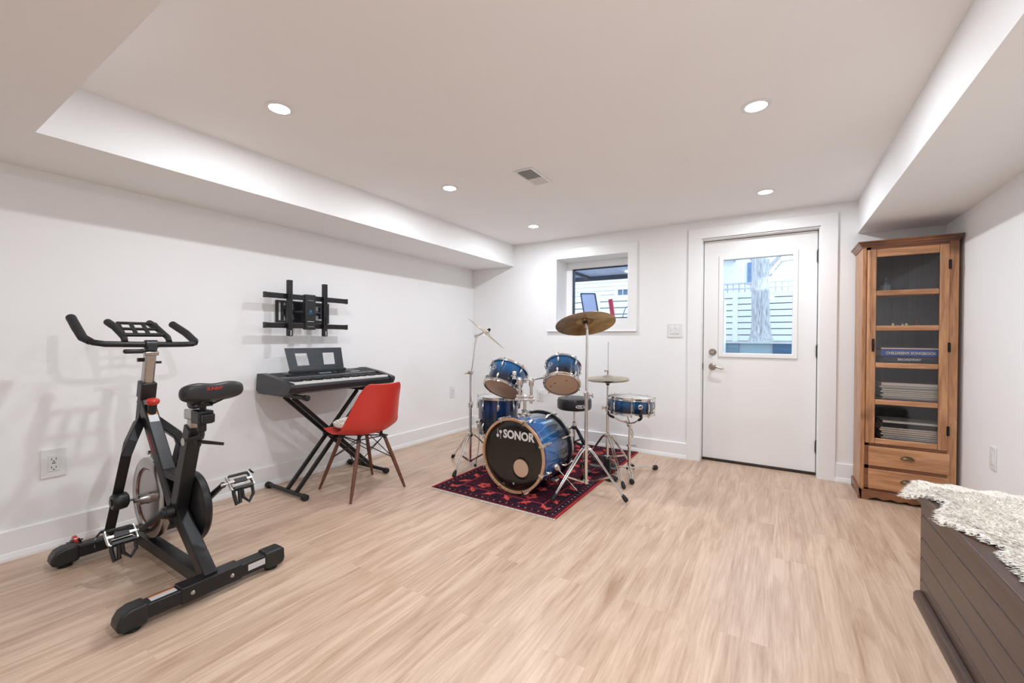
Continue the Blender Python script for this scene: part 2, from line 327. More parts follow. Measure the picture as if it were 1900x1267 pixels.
# ================================================================== LIGHTS
LENS = mat('lens', (1, .98, .95), .5, emis=30)
def downlight(x, y, z, label, group='round recessed ceiling downlights', k=1.0):
    t = T('recessed_light', (x, y, z), label, 'ceiling light', group)
    t.p('trim_ring', MB().lathe([(.046, 0), (.046, -.004), (.058, -.005), (.064, -.002), (.064, 0)], (x, y, z), (0, 0, 1), 32), WHITEP)
    t.p('lens', MB().lathe([(0, -.0035), (.046, -.0035), (.046, 0), (0, 0)], (x, y, z), (0, 0, 1), 32), LENS)
    ld = bpy.data.lights.new('downlight', 'AREA'); ld.shape = 'DISK'; ld.size = .06; ld.energy = LAMP_W * k; ld.color = LAMP_COL
    lo = bpy.data.objects.new('lamp', ld); COL.objects.link(lo); lo.parent = t.e; lo.location = (0, 0, -.012)
for x, y, lb in ((1.207, -3.115, 'round recessed downlight nearest the left bulkhead corner, above the exercise bike'),
                 (1.203, -1.865, 'round recessed downlight between the bike light and the drums light'),
                 (1.217, -.635, 'small round recessed downlight above the drums near the window wall'),
                 (3.150, -1.955, 'large round recessed downlight at the right side of the ceiling'),
                 (3.160, -.600, 'round recessed downlight in front of the white exterior door'),
                 (3.22, -3.58, None)):
    downlight(x, y, ZC, lb or 'round recessed downlight above and in front of the camera', k=1.0 if lb else 2.6)
for x, y in ((1.2, -5.2), (3.15, -5.2)):
    downlight(x, y, ZS, 'added unseen fill downlight in the low ceiling behind the camera', 'added fill downlights behind the camera', k=.45 if x < 2 else .9)  # unseen lamps added in the rear ceiling for frontal fill
# ceiling vent
t = T('ceiling_vent', (1.83, -1.735, ZC), 'white rectangular louvred air vent in the ceiling', 'vent')
fm = MB()
x0, x1, y0, y1 = 1.762, 1.902, -1.885, -1.588
for a in ((x0, x0 + .016, y0, y1), (x1 - .016, x1, y0, y1), (x0 + .016, x1 - .016, y0, y0 + .016), (x0 + .016, x1 - .016, y1 - .016, y1)): fm.box(*a, ZC - .006, ZC)
t.p('vent_frame', fm, WHITEP, bev=.002); t.p('duct_back', MB().box(x0 + .016, x1 - .016, y0 + .016, y1 - .016, ZC - .0008, ZC), mat('duct_dark', (.30, .28, .27), .6, noise=.1))
lvm = MB(); n = 22
for i in range(n):
    y = y0 + .022 + (y1 - y0 - .044) * i / (n - 1); s_ = 1 if i < n * .55 else -1
    lvm.obox((1.832, y, ZC - .0035), (1, 0, 0), (0, 1, s_ * .6), (0, -s_ * .6, 1), .106, .0085, .0016)
t.p('louvres', lvm, WHITEP)

# ================================================================== WALL PLATES
def outlet(c, n, label, w_=.092, h=.145, kind='duplex'):
    c, n = Vector(c), Vector(n); u = V(0, 0, 1).cross(n); t = T('wall_outlet' if kind != 'switch' else 'light_switch', c, label, 'outlet' if kind != 'switch' else 'switch')
    t.p('plate', MB().obox(c + n * .004, u, n, (0, 0, 1), w_, .008, h), WHITEP, bev=.002)
    if kind == 'duplex':
        t.p('receptacle', MB().obox(c + n * .0085, u, n, (0, 0, 1), .042, .005, .086), WHITEP, bev=.002)
        s_ = MB()
        for dz in (.022, -.022):
            for du, ww in ((-.008, .0025), (.008, .0025)): s_.obox(c + n * .0113 + u * du + V(0, 0, dz), u, n, (0, 0, 1), ww, .001, .011)
            s_.obox(c + n * .0113 + V(0, 0, dz - .012), u, n, (0, 0, 1), .006, .001, .005)
        s_.obox(c + n * .0113, u, n, (0, 0, 1), .014, .001, .004)
        t.p('slots', s_, SLOT)
    elif kind == 'switch':
        for du in (-.024, .024):
            r_ = t.p('rocker', MB().obox(c + n * .010 + u * du, u, n, (0, 0, 1), .032, .006, .066), WHITEP, bev=.002)
    else:
        t.p('jack', MB().obox(c + n * .009, u, n, (0, 0, 1), .036, .004, .07), WHITEP, bev=.002)
outlet((0, -3.64, .447), (1, 0, 0), 'white double outlet low on the left wall behind the exercise bike', .095, .15)
outlet((0, -.395, .487), (1, 0, 0), 'white double outlet on the left wall near the room corner', .08, .13)
outlet((.967, 0, .478), (0, -1, 0), 'white outlet low on the window wall behind the drum kit', .085, .125)
outlet((XW, -.84, .478), (-1, 0, 0), 'white outlet plate low on the right wall beside the cabinet', .075, .125, 'jack')
outlet((2.418, 0, 1.212), (0, -1, 0), 'white double rocker light switch between window and door', .132, .132, 'switch')

# ================================================================== EXTERIOR
EXW = mat('white_painted_boards', (.80, .80, .80), .6, noise=.05, nscale=4)
GY = 1.085
thing1('ground', MB().box(-5, 8, 1.62, 14, GY - .1, GY), mat('yard_ground', (.35, .33, .28), .9, noise=.3, nscale=3), (2, 5, GY), 'pale yard ground behind the fence and tree', 'ground', kind='structure')
def retain():
    t = T('retaining_wall', (3.0, 1.5, 0), 'blue painted low retaining wall outside the door glass', 'wall')
    bl = mat('blue_board', (.035, .12, .22), .5, noise=.35, nscale=5, stretch=(1, 1, 6)); b2 = mat('grey_blue_board', (.16, .26, .32), .5, noise=.25, nscale=5, stretch=(1, 1, 6))
    t.p('board', MB().box(2.672, 2.86, 1.44, 1.5, -.1, 1.085), b2); t.p('board', MB().box(2.862, 3.205, 1.46, 1.5, -.1, 1.085), mat('light_slate_board', (.30, .40, .44), .5, noise=.15, nscale=5)); t.p('board', MB().box(3.207, 4.4, 1.44, 1.5, -.1, 1.085), bl)
    t.p('coping', MB().box(2.66, 4.4, 1.42, 1.60, 1.085, 1.112), mat('stone_coping', (.6, .6, .58), .7, noise=.2)); t.p('backing', MB().box(-3, 2.66, 1.5, 1.62, -.1, 1.085).box(2.66, 4.6, 1.5, 1.62, -.1, 1.085), EXW)
retain()
thing1('stairwell_wall', MB().box(2.58, 2.722, .37, 1.43, -.1, 1.60), EXW, (2.65, .9, 0), 'pale side wall of the outside stairwell seen at the left edge of the door glass', 'wall')
thing1('ground', MB().box(-3, 8, T_ + .01, 1.6, -.22, -.1), mat('yard_ground', (.35, .33, .28), .9), (3, 1, -.2), 'paved bottom of the stairwell outside the door', 'ground', kind='structure')
def fence(x0, x1, y, z0, n, pitch, label, postx):
    t = T('slat_fence', ((x0 + x1) / 2, y, z0), label, 'fence', 'white slatted yard fences')
    mb = MB()
    for i in range(n): mb.box(x0, x1, y, y + .02, z0 + .03 + i * pitch, z0 + .03 + i * pitch + pitch * .86)
    t.p('slats', mb, EXW); t.p('backing', MB().box(x0, x1, y + .05, y + .06, z0, z0 + n * pitch), mat('gap_shade_grey', (.22, .24, .27), .8, noise=.2))  # grey sheet added behind the slats so their gaps look shaded
    for px in postx: t.p('post', MB().box(px - .045, px + .045, y - .021, y - .001, z0, z0 + n * pitch + .05), EXW)
fence(1.6, 4.9, 5.0, GY, 8, .118, 'white horizontal slat fence behind the tree trunk', (2.55, 3.9))
fence(-2.4, .3, 6.0, GY, 7, .16, 'white slat fence outside the small window, left of the framed panel', (-1.9, -.6))
# upper trellis of the fence
tr = MB()
for z in (2.10, 2.20): tr.box(1.6, 4.9, 5.0, 5.03, z, z + .03)
for i in range(34): tr.box(1.6 + i * .1, 1.62 + i * .1, 5.03, 5.05, 2.04, 2.23)
thing1('fence_trellis', tr, mat('weathered_lattice', (.5, .52, .55), .7, noise=.2), (3.2, 5, 2.04), 'thin pale lattice along the top of the fence', 'trellis')
# tree
bark = mat('bark', (.60, .58, .56), .9, col2=(.20, .20, .22), nscale=22, stretch=(2.6, 2.6, .32), bump=.6, bscale=30)
tb = MB(); seg = 28; rings = 40; rnd = [random.uniform(-1, 1) for _ in range(seg)]
prof = []
for i in range(rings + 1):
    z = GY + i * 4.2 / rings; r_ = .142 + .06 * math.exp(-(z - GY) / .13) - .004 * (z - GY)
    for k in range(seg):
        a = 2 * pi * k / seg; rr = r_ * (1 + .05 * rnd[k] + .03 * sin(7 * a + z * 3)); tb.v.append(V(2.998 + rr * cos(a) - .01 * (z - GY), 4.4 + rr * sin(a), z))
for i in range(rings):
    for k in range(seg): k2 = (k + 1) % seg; tb.f.append((i * seg + k, i * seg + k2, (i + 1) * seg + k2, (i + 1) * seg + k)); tb.mi.append(0)
t = T('tree', (2.998, 4.4, GY), 'thick rough-barked tree trunk standing outside the door', 'tree')
t.p('trunk', tb, bark)
for k, (p0, p1, p2, r0) in enumerate((((3.08, 4.4, 2.35), (3.5, 4.6, 2.9), (4.1, 4.9, 3.3), .035), ((3.1, 4.4, 2.2), (3.3, 4.5, 2.5), (3.75, 4.9, 2.6), .02), ((2.9, 4.4, 2.5), (2.7, 4.7, 2.75), (2.45, 5, 3.1), .025), ((3.1, 4.4, 2.6), (3.2, 4.8, 3.1), (3.6, 5.2, 3.3), .02))):
    t.p('branch', MB().tube([p0, p1, p2], [r0, r0 * .7, r0 * .3], 8), bark)
# neighbour houses
t = T('neighbour_house', (-1.2, 7, GY), 'white clapboard house with a small-paned window, outside the basement window', 'building')
cl = MB()
for i in range(26):
    z = GY + i * .115; cl.add([(-5, 7.0, z), (1.6, 7.0, z), (1.6, 7.025, z + .115), (-5, 7.025, z + .115), (-5, 7.15, z), (1.6, 7.15, z), (1.6, 7.15, z + .115), (-5, 7.15, z + .115)], [(0, 1, 2, 3), (0, 4, 5, 1), (3, 2, 6, 7), (0, 3, 7, 4), (1, 5, 6, 2), (4, 7, 6, 5)])
t.p('clapboard_wall', cl, EXW, smooth=0)
wf = t.p('window', MB().wallhole(-.50, .25, 1.70, 2.56, [(-.41, -.14, 1.80, 2.46), (-.10, .17, 1.80, 2.46)], 6.93, 6.99), EXW)
t.p('pane', MB().box(-.41, .17, 6.97, 6.98, 1.80, 2.46), mat('dark_blue_pane', (.10, .16, .26), .1, noise=.2), parent=wf)
mt = MB()
for x in (-.275, .035): mt.box(x - .008, x + .008, 6.94, 6.965, 1.80, 2.46)
for z in (2.02, 2.24): mt.box(-.41, .17, 6.94, 6.965, z - .008, z + .008)
t.p('muntins', mt, EXW, parent=wf)
t = T('neighbour_house', (1.6, 9, GY), 'pale house wall with a window seen beyond the fence in the door glass', 'building')
t.p('wall', MB().box(-2.0, 2.42, 9, 9.2, GY, 4.4), EXW); t.p('window', MB().box(2.52, 2.80, 9.3, 9.35, 2.7, 3.3), mat('blue_pane', (.12, .22, .38), .1, noise=.3))
t.p('side_wall', MB().box(2.42, 2.95, 9.36, 9.5, GY, 3.6), EXW)
t.p('eave', MB().prism([(0, 0), (.9, -.75), (.9, -.65), (0, .12)], (1.35, 8.4, 4.05), (1, 0, 0), (0, 0, 1), -.6), mat('lilac_soffit', (.32, .34, .5), .6, noise=.1))
# porch over window
t = T('porch_roof', (1, .5, 2.2), 'boarded porch ceiling with dark beams outside the window', 'roof')
pb = MB()
for i in range(22): pb.box(-2.6 + i * .19, -2.6 + i * .19 + .183, .42, 3.1, 2.26, 2.28)
t.p('ceiling_boards', pb, mat('lilac_boards', (.62, .64, .84), .5, noise=.12, nscale=4))
DK = mat('dark_navy_wood', (.015, .03, .06), .5, noise=.2)
t.p('roof_deck', MB().box(-2.6, 1.58, .42, 3.1, 2.281, 2.36), DK)
t.p('beam', MB().box(-2.6, 1.58, 3.04, 3.1, 2.185, 2.26), DK); t.p('beam', MB().box(.30, .35, .75, 3.0, 2.215, 2.26), DK)
t = T('leaning_panel', (.33, 3.4, GY), 'tilted dark-framed pale panel leaning outside the window', 'panel')
ux = V(.97, 0, -.05).normalized(); uz = V(-.22, .1, .97).normalized(); o_ = V(.20, 3.35, GY + .02)
def q_(a, b): return o_ + ux * a + uz * b
fmb = MB(); WP, HP = .29, .93
for a, b in ((q_(0, 0), q_(0, HP)), (q_(WP, 0), q_(WP, HP)), (q_(0, HP), q_(WP, HP)), (q_(0, 0), q_(WP, 0))): fmb.bar(a, b, .022, .022)
o_ = V(.20 + .0, 3.35, GY + .02)
t.p('frame', fmb, DK); pm = MB(); c_ = q_(WP / 2, HP / 2); pm.obox(c_, ux, ux.cross(uz), uz, WP - .02, .008, HP - .02); t.p('panel', pm, mat('pale_lilac_mesh', (.50, .52, .72), .5, noise=.1))
t = MB(); t.bar((.72, 3.42, GY), (.60, 3.42, 1.87), .04, .075, side=(0, 1, 0)); thing1('red_board', t, mat('crimson_paint', (.6, .02, .06), .4, noise=.1), (.66, 3.42, GY), 'narrow red board leaning beside the framed panel outside', 'board')
hs = MB().tube([(.80 + .26 * (i / 14.), 3.4, 1.10 + .62 * sin(pi * (.12 + .8 * i / 14.))) for i in range(15)], .009, 8); thing1('garden_hose', hs, mat('grey_hose', (.2, .25, .3), .4, noise=.1), (.93, 3.4, 1.1), 'thin curved grey hoop seen through the small window', 'hoop')
t = T('domed_lid', (1.12, 3.5, GY), 'dark round lid on a pole at the right of the small window view', 'lamp')  # unidentified dark domed lid, not a light source
t.p('pole', MB().cyl((1.12, 3.5, GY), (1.12, 3.5, 1.74), .012), DK); t.p('lid', MB().lathe([(0, .07), (.04, .06), (.09, .02), (.10, 0), (0, 0)], (1.12, 3.5, 1.735)), DK)
# ================================================================== RUG
RX0, RX1, RY0, RY1, RZ = 1.055, 2.09, -1.885, -.03, .007
def rug():
    t = T('rug', ((RX0 + RX1) / 2, (RY0 + RY1) / 2, 0), 'red and black patterned wool rug under the drum kit', 'rug')
    c = .0065; nx = int((RX1 - RX0) / c); ny = int((RY1 - RY0) / c); Wd, Hd = nx * c, ny * c
    me = bpy.data.meshes.new('pile')
    vs = [(-Wd / 2 + i * c, -Hd / 2 + j * c, RZ) for j in range(ny + 1) for i in range(nx + 1)]
    fs = [(j * (nx + 1) + i, j * (nx + 1) + i + 1, (j + 1) * (nx + 1) + i + 1, (j + 1) * (nx + 1) + i) for j in range(ny) for i in range(nx)]
    b0 = len(vs); vs += [(-Wd / 2, -Hd / 2, 0), (Wd / 2, -Hd / 2, 0), (Wd / 2, Hd / 2, 0), (-Wd / 2, Hd / 2, 0)]
    cs_ = [0, nx, ny * (nx + 1) + nx, ny * (nx + 1)]
    for k in range(4): fs.append((b0 + k, b0 + (k + 1) % 4, cs_[(k + 1) % 4], cs_[k]))
    me.from_pydata(vs, [], fs)
    BK = (.012, .008, .014); MR = (.10, .010, .018); RD = (.42, .035, .035); CR = (.62, .09, .07); NV = (.02, .012, .04); PK = (.30, .03, .05)
    rr = random.Random(3)
    def flower(dx, dy, R):
        r_ = math.hypot(dx, dy); a = math.atan2(dy, dx)
        if r_ < R * .18: return BK
        if r_ < R * (.55 + .38 * abs(cos(2.5 * a))): return CR if (r_ < R * .75) else RD
        if r_ < R * 1.05 and int(a * 5) % 2: return NV
        return None
    def leaf(dx, dy, R):
        u, v = (dx + dy) / 1.41, (dx - dy) / 1.41
        if abs(v) < R * .30 * (1 - (u / R) ** 2) and abs(u) < R: return CR
        if abs(u) < R * .22 * (1 - (v / (R * .8)) ** 2) and abs(v) < R * .8: return RD
        return None
    def colr(x, y):
        ex = min(x + Wd / 2, Wd / 2 - x); ey = min(y + Hd / 2, Hd / 2 - y); e = min(ex, ey)
        s = rr.random()
        if ex < .014: return RD
        if e < .030: return MR if s < .8 else BK
        if e < .065:
            q = (y if ex < ey else x); ph = (q % .05) / .05
            if abs(ph - .5) < .11 and abs(e - .047) < .005: return (.34, .22, .22)
            return BK if s < .8 else NV
        if e < .078: return MR
        if e < .088: return BK
        if e < .165:
            q = (y if ex < ey else x); k = math.floor(q / .15); f = (q - k * .15) - .075; g = e - .127
            o = leaf(f if k % 2 else -f, g, .055)
            if o: return o if s < .85 else MR
            return BK if s < .6 else (NV if s < .85 else MR)
        if e < .176: return PK if s < .9 else BK
        if e < .186: return BK
        # field: rows of flowers
        k1 = round(x / .20); k2 = round(y / .17); 
        xo = x - k1 * .20; yo = y - k2 * .17
        o = flower(xo, yo, .062 if (k1 + k2) % 2 else .045)
        if o: return o if s < .85 else MR
        if abs(abs(xo) - .1) < .008 or abs(abs(yo) - .085) < .006: return MR if s < .5 else BK
        if (abs(xo) + abs(yo)) % .045 < .012: return MR
        return BK if s < .62 else (MR if s < .85 else NV)
    cols = []
    for j in range(ny):
        for i in range(nx): cols.append(colr(-Wd / 2 + (i + .5) * c, -Hd / 2 + (j + .5) * c))
    at = me.color_attributes.new('weave', 'FLOAT_COLOR', 'CORNER'); buf = []
    for p_ in me.polygons:
        cc = cols[p_.index] if p_.index < len(cols) else (.3, .02, .03)
        buf += [*cc, 1.] * len(p_.vertices)
    at.data.foreach_set('color', buf)
    m_ = bpy.data.materials.new('rug_wool'); m_.use_nodes = True; N = m_.node_tree.nodes; L = m_.node_tree.links; b = N['Principled BSDF']; b.inputs['Roughness'].default_value = .9; b.inputs['Specular IOR Level'].default_value = .12
    a = N.new('ShaderNodeAttribute'); a.attribute_name = 'weave'; L.new(a.outputs['Color'], b.inputs['Base Color'])
    nz = N.new('ShaderNodeTexNoise'); nz.inputs['Scale'].default_value = 250; bp = N.new('ShaderNodeBump'); bp.inputs['Strength'].default_value = .5; bp.inputs['Distance'].default_value = .003; L.new(nz.outputs[0], bp.inputs['Height']); L.new(bp.outputs[0], b.inputs['Normal'])
    me.materials.append(m_); ob = bpy.data.objects.new('pile', me); COL.objects.link(ob); ob.parent = t.e
    fr = MB(); x = RX0 + .004
    while x < RX1:
        for yy, sg in ((RY0, -1),):
            l = random.uniform(.012, .024); a_ = random.uniform(-.008, .008)
            fr.add([(x, yy + .002, .001), (x + .006, yy + .002, .001), (x + .006 + a_, yy + sg * l, .001), (x + a_, yy + sg * l, .001), (x, yy + .002, .006), (x + .006, yy + .002, .006), (x + .006 + a_, yy + sg * l, .003), (x + a_, yy + sg * l, .003)], [(4, 5, 6, 7), (0, 3, 2, 1), (0, 1, 5, 4), (2, 3, 7, 6), (1, 2, 6, 5), (0, 4, 7, 3)])
        x += .0065
    t.p('fringe', fr, mat('cream_cotton', (.62, .55, .48), .9, noise=.2, nscale=60), smooth=0)
rug()

# ================================================================== DRUMS
BLUEF = gradmat('blue_fade_lacquer', [(.0, (.003, .006, .012)), (.35, (.004, .018, .045)), (.72, (.006, .09, .24)), (1, (.008, .13, .34))])
BLUEFT = gradmat('dark_blue_fade_lacquer', [(.0, (.003, .005, .010)), (.4, (.003, .012, .035)), (.75, (.004, .03, .12)), (1, (.004, .02, .07))])
BLUEB = gradmat('blue_flame_lacquer', [(.0, (.012, .018, .03)), (.3, (.02, .035, .06)), (.5, (.012, .075, .20)), (.72, (.016, .13, .36)), (1, (.014, .11, .30))], axis=2, flame=.5, rough=.07)
HEADC = mat('clear_over_wood_head', (.62, .42, .29), .35, noise=.12, nscale=5)
HEADW = mat('coated_drum_head', (.80, .79, .77), .45, noise=.03)
HEADK = mat('black_drum_head', (.011, .009, .007), .2, noise=.15, nscale=5, coat=.3)
HOOPW = woodmat('maple_hoop', (.60, .36, .20), (.45, .25, .13), .35, axis='x', knots=False)
BRONZE = mat('aged_bronze_cymbal', (.62, .43, .22), .36, 1, col2=(.30, .19, .085), nscale=9, stretch=(1, 2.2, 1), bump=.1, bscale=120)
BRASSY = mat('bright_cymbal', (.66, .57, .40), .28, 1, col2=(.50, .42, .29), nscale=6, bump=.1, bscale=120)
WLET = mat('silver_print', (.72, .70, .68), .5, noise=.03)

def drum(name, c, upv, r, h, nl, label, shellm, xh=(1, 0, 0), z_off=0, badge=None, bottom=HEADC, split=True, lugoff=0., cat='drum', lugs2=True):
    """drum with hoop radius r; c = centre of the bottom hoop plane; local z is the drum's axis"""
    t = T(name, c, label, cat, None, rot=frame_rot(upv, xh)); rs = r - .012
    t.p('shell', MB().lathe([(rs, .012), (rs, h - .012)], seg=64).lathe([(rs - .008, h - .012), (rs - .008, .012)], seg=64), shellm)
    t.p('top_head', MB().lathe([(0, h - .010), (rs - .004, h - .010), (rs + .003, h - .014), (rs + .003, h - .020)], seg=64), HEADW)
    t.p('bottom_head', MB().lathe([(rs + .003, .020), (rs + .003, .014), (rs - .004, .006), (0, .006)], seg=64), bottom)
    for z0, sg in ((0, 1), (h, -1)):
        pr = [(r - .009, 0), (r - .006, -.002 * sg + 0), (r - .002, 0), (r - .003, sg * .006), (r - .003, sg * .014), (r + .004, sg * .018), (r + .004, sg * .021), (r - .007, sg * .021)]
        t.p('hoop', MB().lathe([(a, z0 + b) for a, b in pr], seg=64, close=True), CHROME)
    for k in range(nl):
        a = 2 * pi * k / nl + lugoff; d = V(cos(a), sin(a), 0); tg = V(-sin(a), cos(a), 0); lgs = []
        segs = ((h * .66, h * .86), (h * .14, h * .34)) if split else ((h * .25, h * .75),)
        for z0, z1 in segs:
            P = lambda z, o_: d * (rs + o_) + V(0, 0, z); mb = MB(); lgs.append(mb)
            mb.tube([P(z0, .002), P(z0 + .01, .011), P((z0 + z1) / 2, .013), P(z1 - .01, .011), P(z1, .002)], [.005, .0085, .0105 if split else .007, .0085, .005], 10)
        lgs[0].cyl(P(segs[0][1] - .01, .011), P(h - .004, .011), .0028, 8); lgs[-1].cyl(P(segs[-1][0] + .01, .011), P(.004, .011), .0028, 8)
        lgs[0].cyl(P(h - .006, .011), P(h + .008, .011), .006, 8); lgs[-1].cyl(P(.006, .011), P(-.008, .011), .006, 8)
        lgs[0].obox(P(h - .016, .010), d, tg, (0, 0, 1), .012, .02, .012); lgs[-1].obox(P(.016, .010), d, tg, (0, 0, 1), .012, .02, .012)
        for mb in lgs: t.p('lug', mb, CHROME)
    if badge is not None:
        a, zb = badge; d = V(cos(a), sin(a), 0); tg = V(-sin(a), cos(a), 0)
        bd = t.p('badge', MB().lathe([(0, 0), (.019, 0), (.019, .004), (.017, .005), (0, .005)], d * (rs - .001) + V(0, 0, zb), d, 24), CHROME)
        cc = d * (rs + .0048) + V(0, 0, zb); g = MB()
        g.lathe([(0, 0), (.006, 0), (.006, .001), (0, .001)], cc - tg * .005 - V(0, 0, .004), d, 12); g.obox(cc - tg * .005 + V(0, 0, .005), tg, d, (0, 0, 1), .0025, .001, .012)
        g.lathe([(0, 0), (.006, 0), (.006, .001), (0, .001)], cc + tg * .006 + V(0, 0, .004), d, 12); g.obox(cc + tg * .006 - V(0, 0, .005), tg, d, (0, 0, 1), .0025, .001, .012)
        t.p('emblem', g, SLOT, parent=bd)
    return t

LT_C, LT_U = V(1.302, -1.304, .692), V(.018, .583, .812); RT_C, RT_U = V(1.847, -1.293, .766), V(-.251, .633, .732)
lt = drum('rack_tom', LT_C, LT_U, .165, .215, 6, 'blue rack tom tilted above the floor tom, left of the drum mount', BLUEF, badge=(-1.86, .125), lugoff=-1.40)
rtm = drum('rack_tom', RT_C, RT_U, .142, .205, 6, 'smaller blue rack tom right of the mount, its wood-toned lower head facing the camera', BLUEF, badge=(-2.02, .125), lugoff=-1.50)
for tt, pts in ((rtm, ((-.045, -.03), (.05, -.04), (-.09, .0))),):
    g = MB()
    for a, b in pts: g.lathe([(0, 0), (.007, 0), (.007, .0006), (0, .0006)], (a, b, .0050), (0, 0, 1), 10)
    tt.p('worn_spots', g, mat('brown_wear', (.2, .11, .05), .6, noise=.3))
ft = drum('floor_tom', (1.118, -1.075, .262), (0, 0, 1), .188, .345, 8, 'blue floor tom standing behind the bass drum, below the left rack tom', BLUEFT, lugoff=-1.0, bottom=HEADW)
for a, zb in ((-2.0, 0), (2.0, 0), (-.05, 0)):
    d = V(cos(a), sin(a), 0); p0 = d * .200; lg = MB().tube([p0 + V(0, 0, .27), p0 + V(0, 0, -.05), p0 + d * .012 + V(0, 0, -.15), p0 + d * .035 + V(0, 0, -.247)], .0055, 10)
    l_ = ft.p('leg', lg, CHROME); ft.p('rubber_foot', MB().sphere(p0 + d * .035 + V(0, 0, -.249), .013, 12, 8), RUBBER, parent=l_)
    ft.p('leg_bracket', MB().obox(d * .19 + V(0, 0, .13), d, V(-d.y, d.x, 0), (0, 0, 1), .03, .035, .05).cyl(d * .2 + V(0, 0, .13), d * .235 + V(0, 0, .13), .008, 8), CHROME, bev=.004)
sn = drum('snare_drum', (2.247, -.848, .527), V(.02, .03, 1), .184, .135, 8, 'shallow blue snare drum on its own stand, rightmost drum of the kit', BLUEF, badge=(-.86, .075), split=False, lugoff=-1.25)

# bass drum (local z = forward, out of the front head)
BN = V(-.044, -.999, 0).normalized(); BC = V(1.639, -1.678, .281)
BR = T('bass_drum', BC, 'large blue bass drum with black front head lying on the rug', 'drum', rot=frame_rot(BN, (.999, -.044, 0)))
# local: x right in the face, y = up? -> z cross x
R3 = frame_rot(BN, (.999, -.044, 0)); 
def bl(x, y_up, z=0):  # face coordinates -> local
    return V(x, 0, z) + (R3.transposed() @ V(0, 0, 1)) * y_up
UPL = (R3.transposed() @ V(0, 0, 1)); DEP = .45; rs = .255
BR.p('shell', MB().lathe([(rs, -DEP + .03), (rs, -.03)], seg=72), BLUEB)
BR.p('front_hoop', MB().lathe([(.252, 0), (.268, 0), (.270, -.003), (.270, -.040), (.258, -.040), (.252, -.030)], seg=72, close=True), [HOOPW])
BR.p('hoop_inlay', MB().lathe([(.2705, -.010), (.2712, -.010), (.2712, -.036), (.2705, -.036)], seg=72, close=True), mat('blue_hoop_lacquer', (.01, .07, .24), .12, coat=.5, noise=.1))
BR.p('rear_hoop', MB().lathe([(.252, -DEP), (.270, -DEP), (.270, -DEP + .038), (.258, -DEP + .038), (.252, -DEP + .03)], seg=72, close=True), mat('black_hoop', (.02, .02, .02), .2, noise=.1, coat=.4))
BR.p('hoop_inlay', MB().lathe([(.2705, -DEP + .008), (.2715, -DEP + .008), (.2715, -DEP + .024), (.2705, -DEP + .024)], seg=72, close=True), CHROME)
hd = BR.p('front_head', MB().lathe([(.040 if 0 else 0, -.012), (.20, -.012), (.246, -.011), (.254, -.016)], seg=72), HEADK)
pc = bl(.072, -.079); BR.p('port_hole', MB().lathe([(0, -.0105), (.063, -.0105), (.063, -.012), (0, -.012)], pc, (0, 0, 1), 40), HEADC)
BR.p('port_ring', MB().lathe([(.063, -.0118), (.063, -.0095), (.066, -.0090), (.076, -.0112), (.080, -.0118)], pc, (0, 0, 1), 40), HEADK)
BR.p('rear_head', MB().lathe([(0, -DEP + .012), (.25, -DEP + .012)], seg=72), HEADW)
tx = text('SONOR', .082, bl(-.084, .121, -.0108), (1, 0, 0), UPL, 0, bold=.0034, sx=.92)
BR.p('lettering', tx, WLET, smooth=0)
ic = MB()
for cx_, cy_, up_ in ((-.134, .128, 1), (-.108, .158, -1)):
    o0 = bl(cx_, cy_, -.0106); ic.lathe([(0, 0), (.0125, 0)], o0, (0, 0, 1), 20)
    ic.add([o0 + V(-.0018, 0, 0) + UPL * 0, o0 + V(.0018, 0, 0), o0 + V(.0018, 0, 0) + UPL * (.052 * up_), o0 + V(-.0018, 0, 0) + UPL * (.052 * up_)], [(0, 1, 2, 3)])
BR.p('mallet_emblem', ic, WLET, smooth=0)
BR.p('registered_mark', MB().lathe([(.003, -.0106), (.0042, -.0106)], bl(.166, .178), (0, 0, 1), 12), WLET)
BR.p('small_logo', MB().lathe([(0, -.0106), (.009, -.0106)], bl(.01, -.20), (0, 0, 1), 14), mat('grey_print', (.35, .35, .34), .3, noise=.1))
for k in range(8):
    a = pi / 8 + k * pi / 4 + .0; dx, dy = cos(a), sin(a); d = bl(dx, dy)
    for zf, sg in ((-.020, 1), (-DEP + .020, -1)):
        mb = MB(); mb.obox(d * .277 + V(0, 0, zf), d, (0, 0, 1), d.cross(V(0, 0, 1)), .012, .052, .022)
        mb.obox(d * .262 + V(0, 0, zf + sg * .024), d, (0, 0, 1), d.cross(V(0, 0, 1)), .03, .006, .018)
        mb.cyl(d * .277 + V(0, 0, zf + sg * .01), d * .277 + V(0, 0, zf - sg * .095), .003, 8)
        mb.tube([d * .256 + V(0, 0, zf - sg * .06), d * .272 + V(0, 0, zf - sg * .075), d * .274 + V(0, 0, zf - sg * .10), d * .256 + V(0, 0, zf - sg * .115)], [.006, .009, .008, .005], 8)
        mb.obox(d * .279 + V(0, 0, zf + sg * .022), d, (0, 0, 1), d.cross(V(0, 0, 1)), .006, .004, .038)
        BR.p('claw', mb, CHROME, bev=.0015)
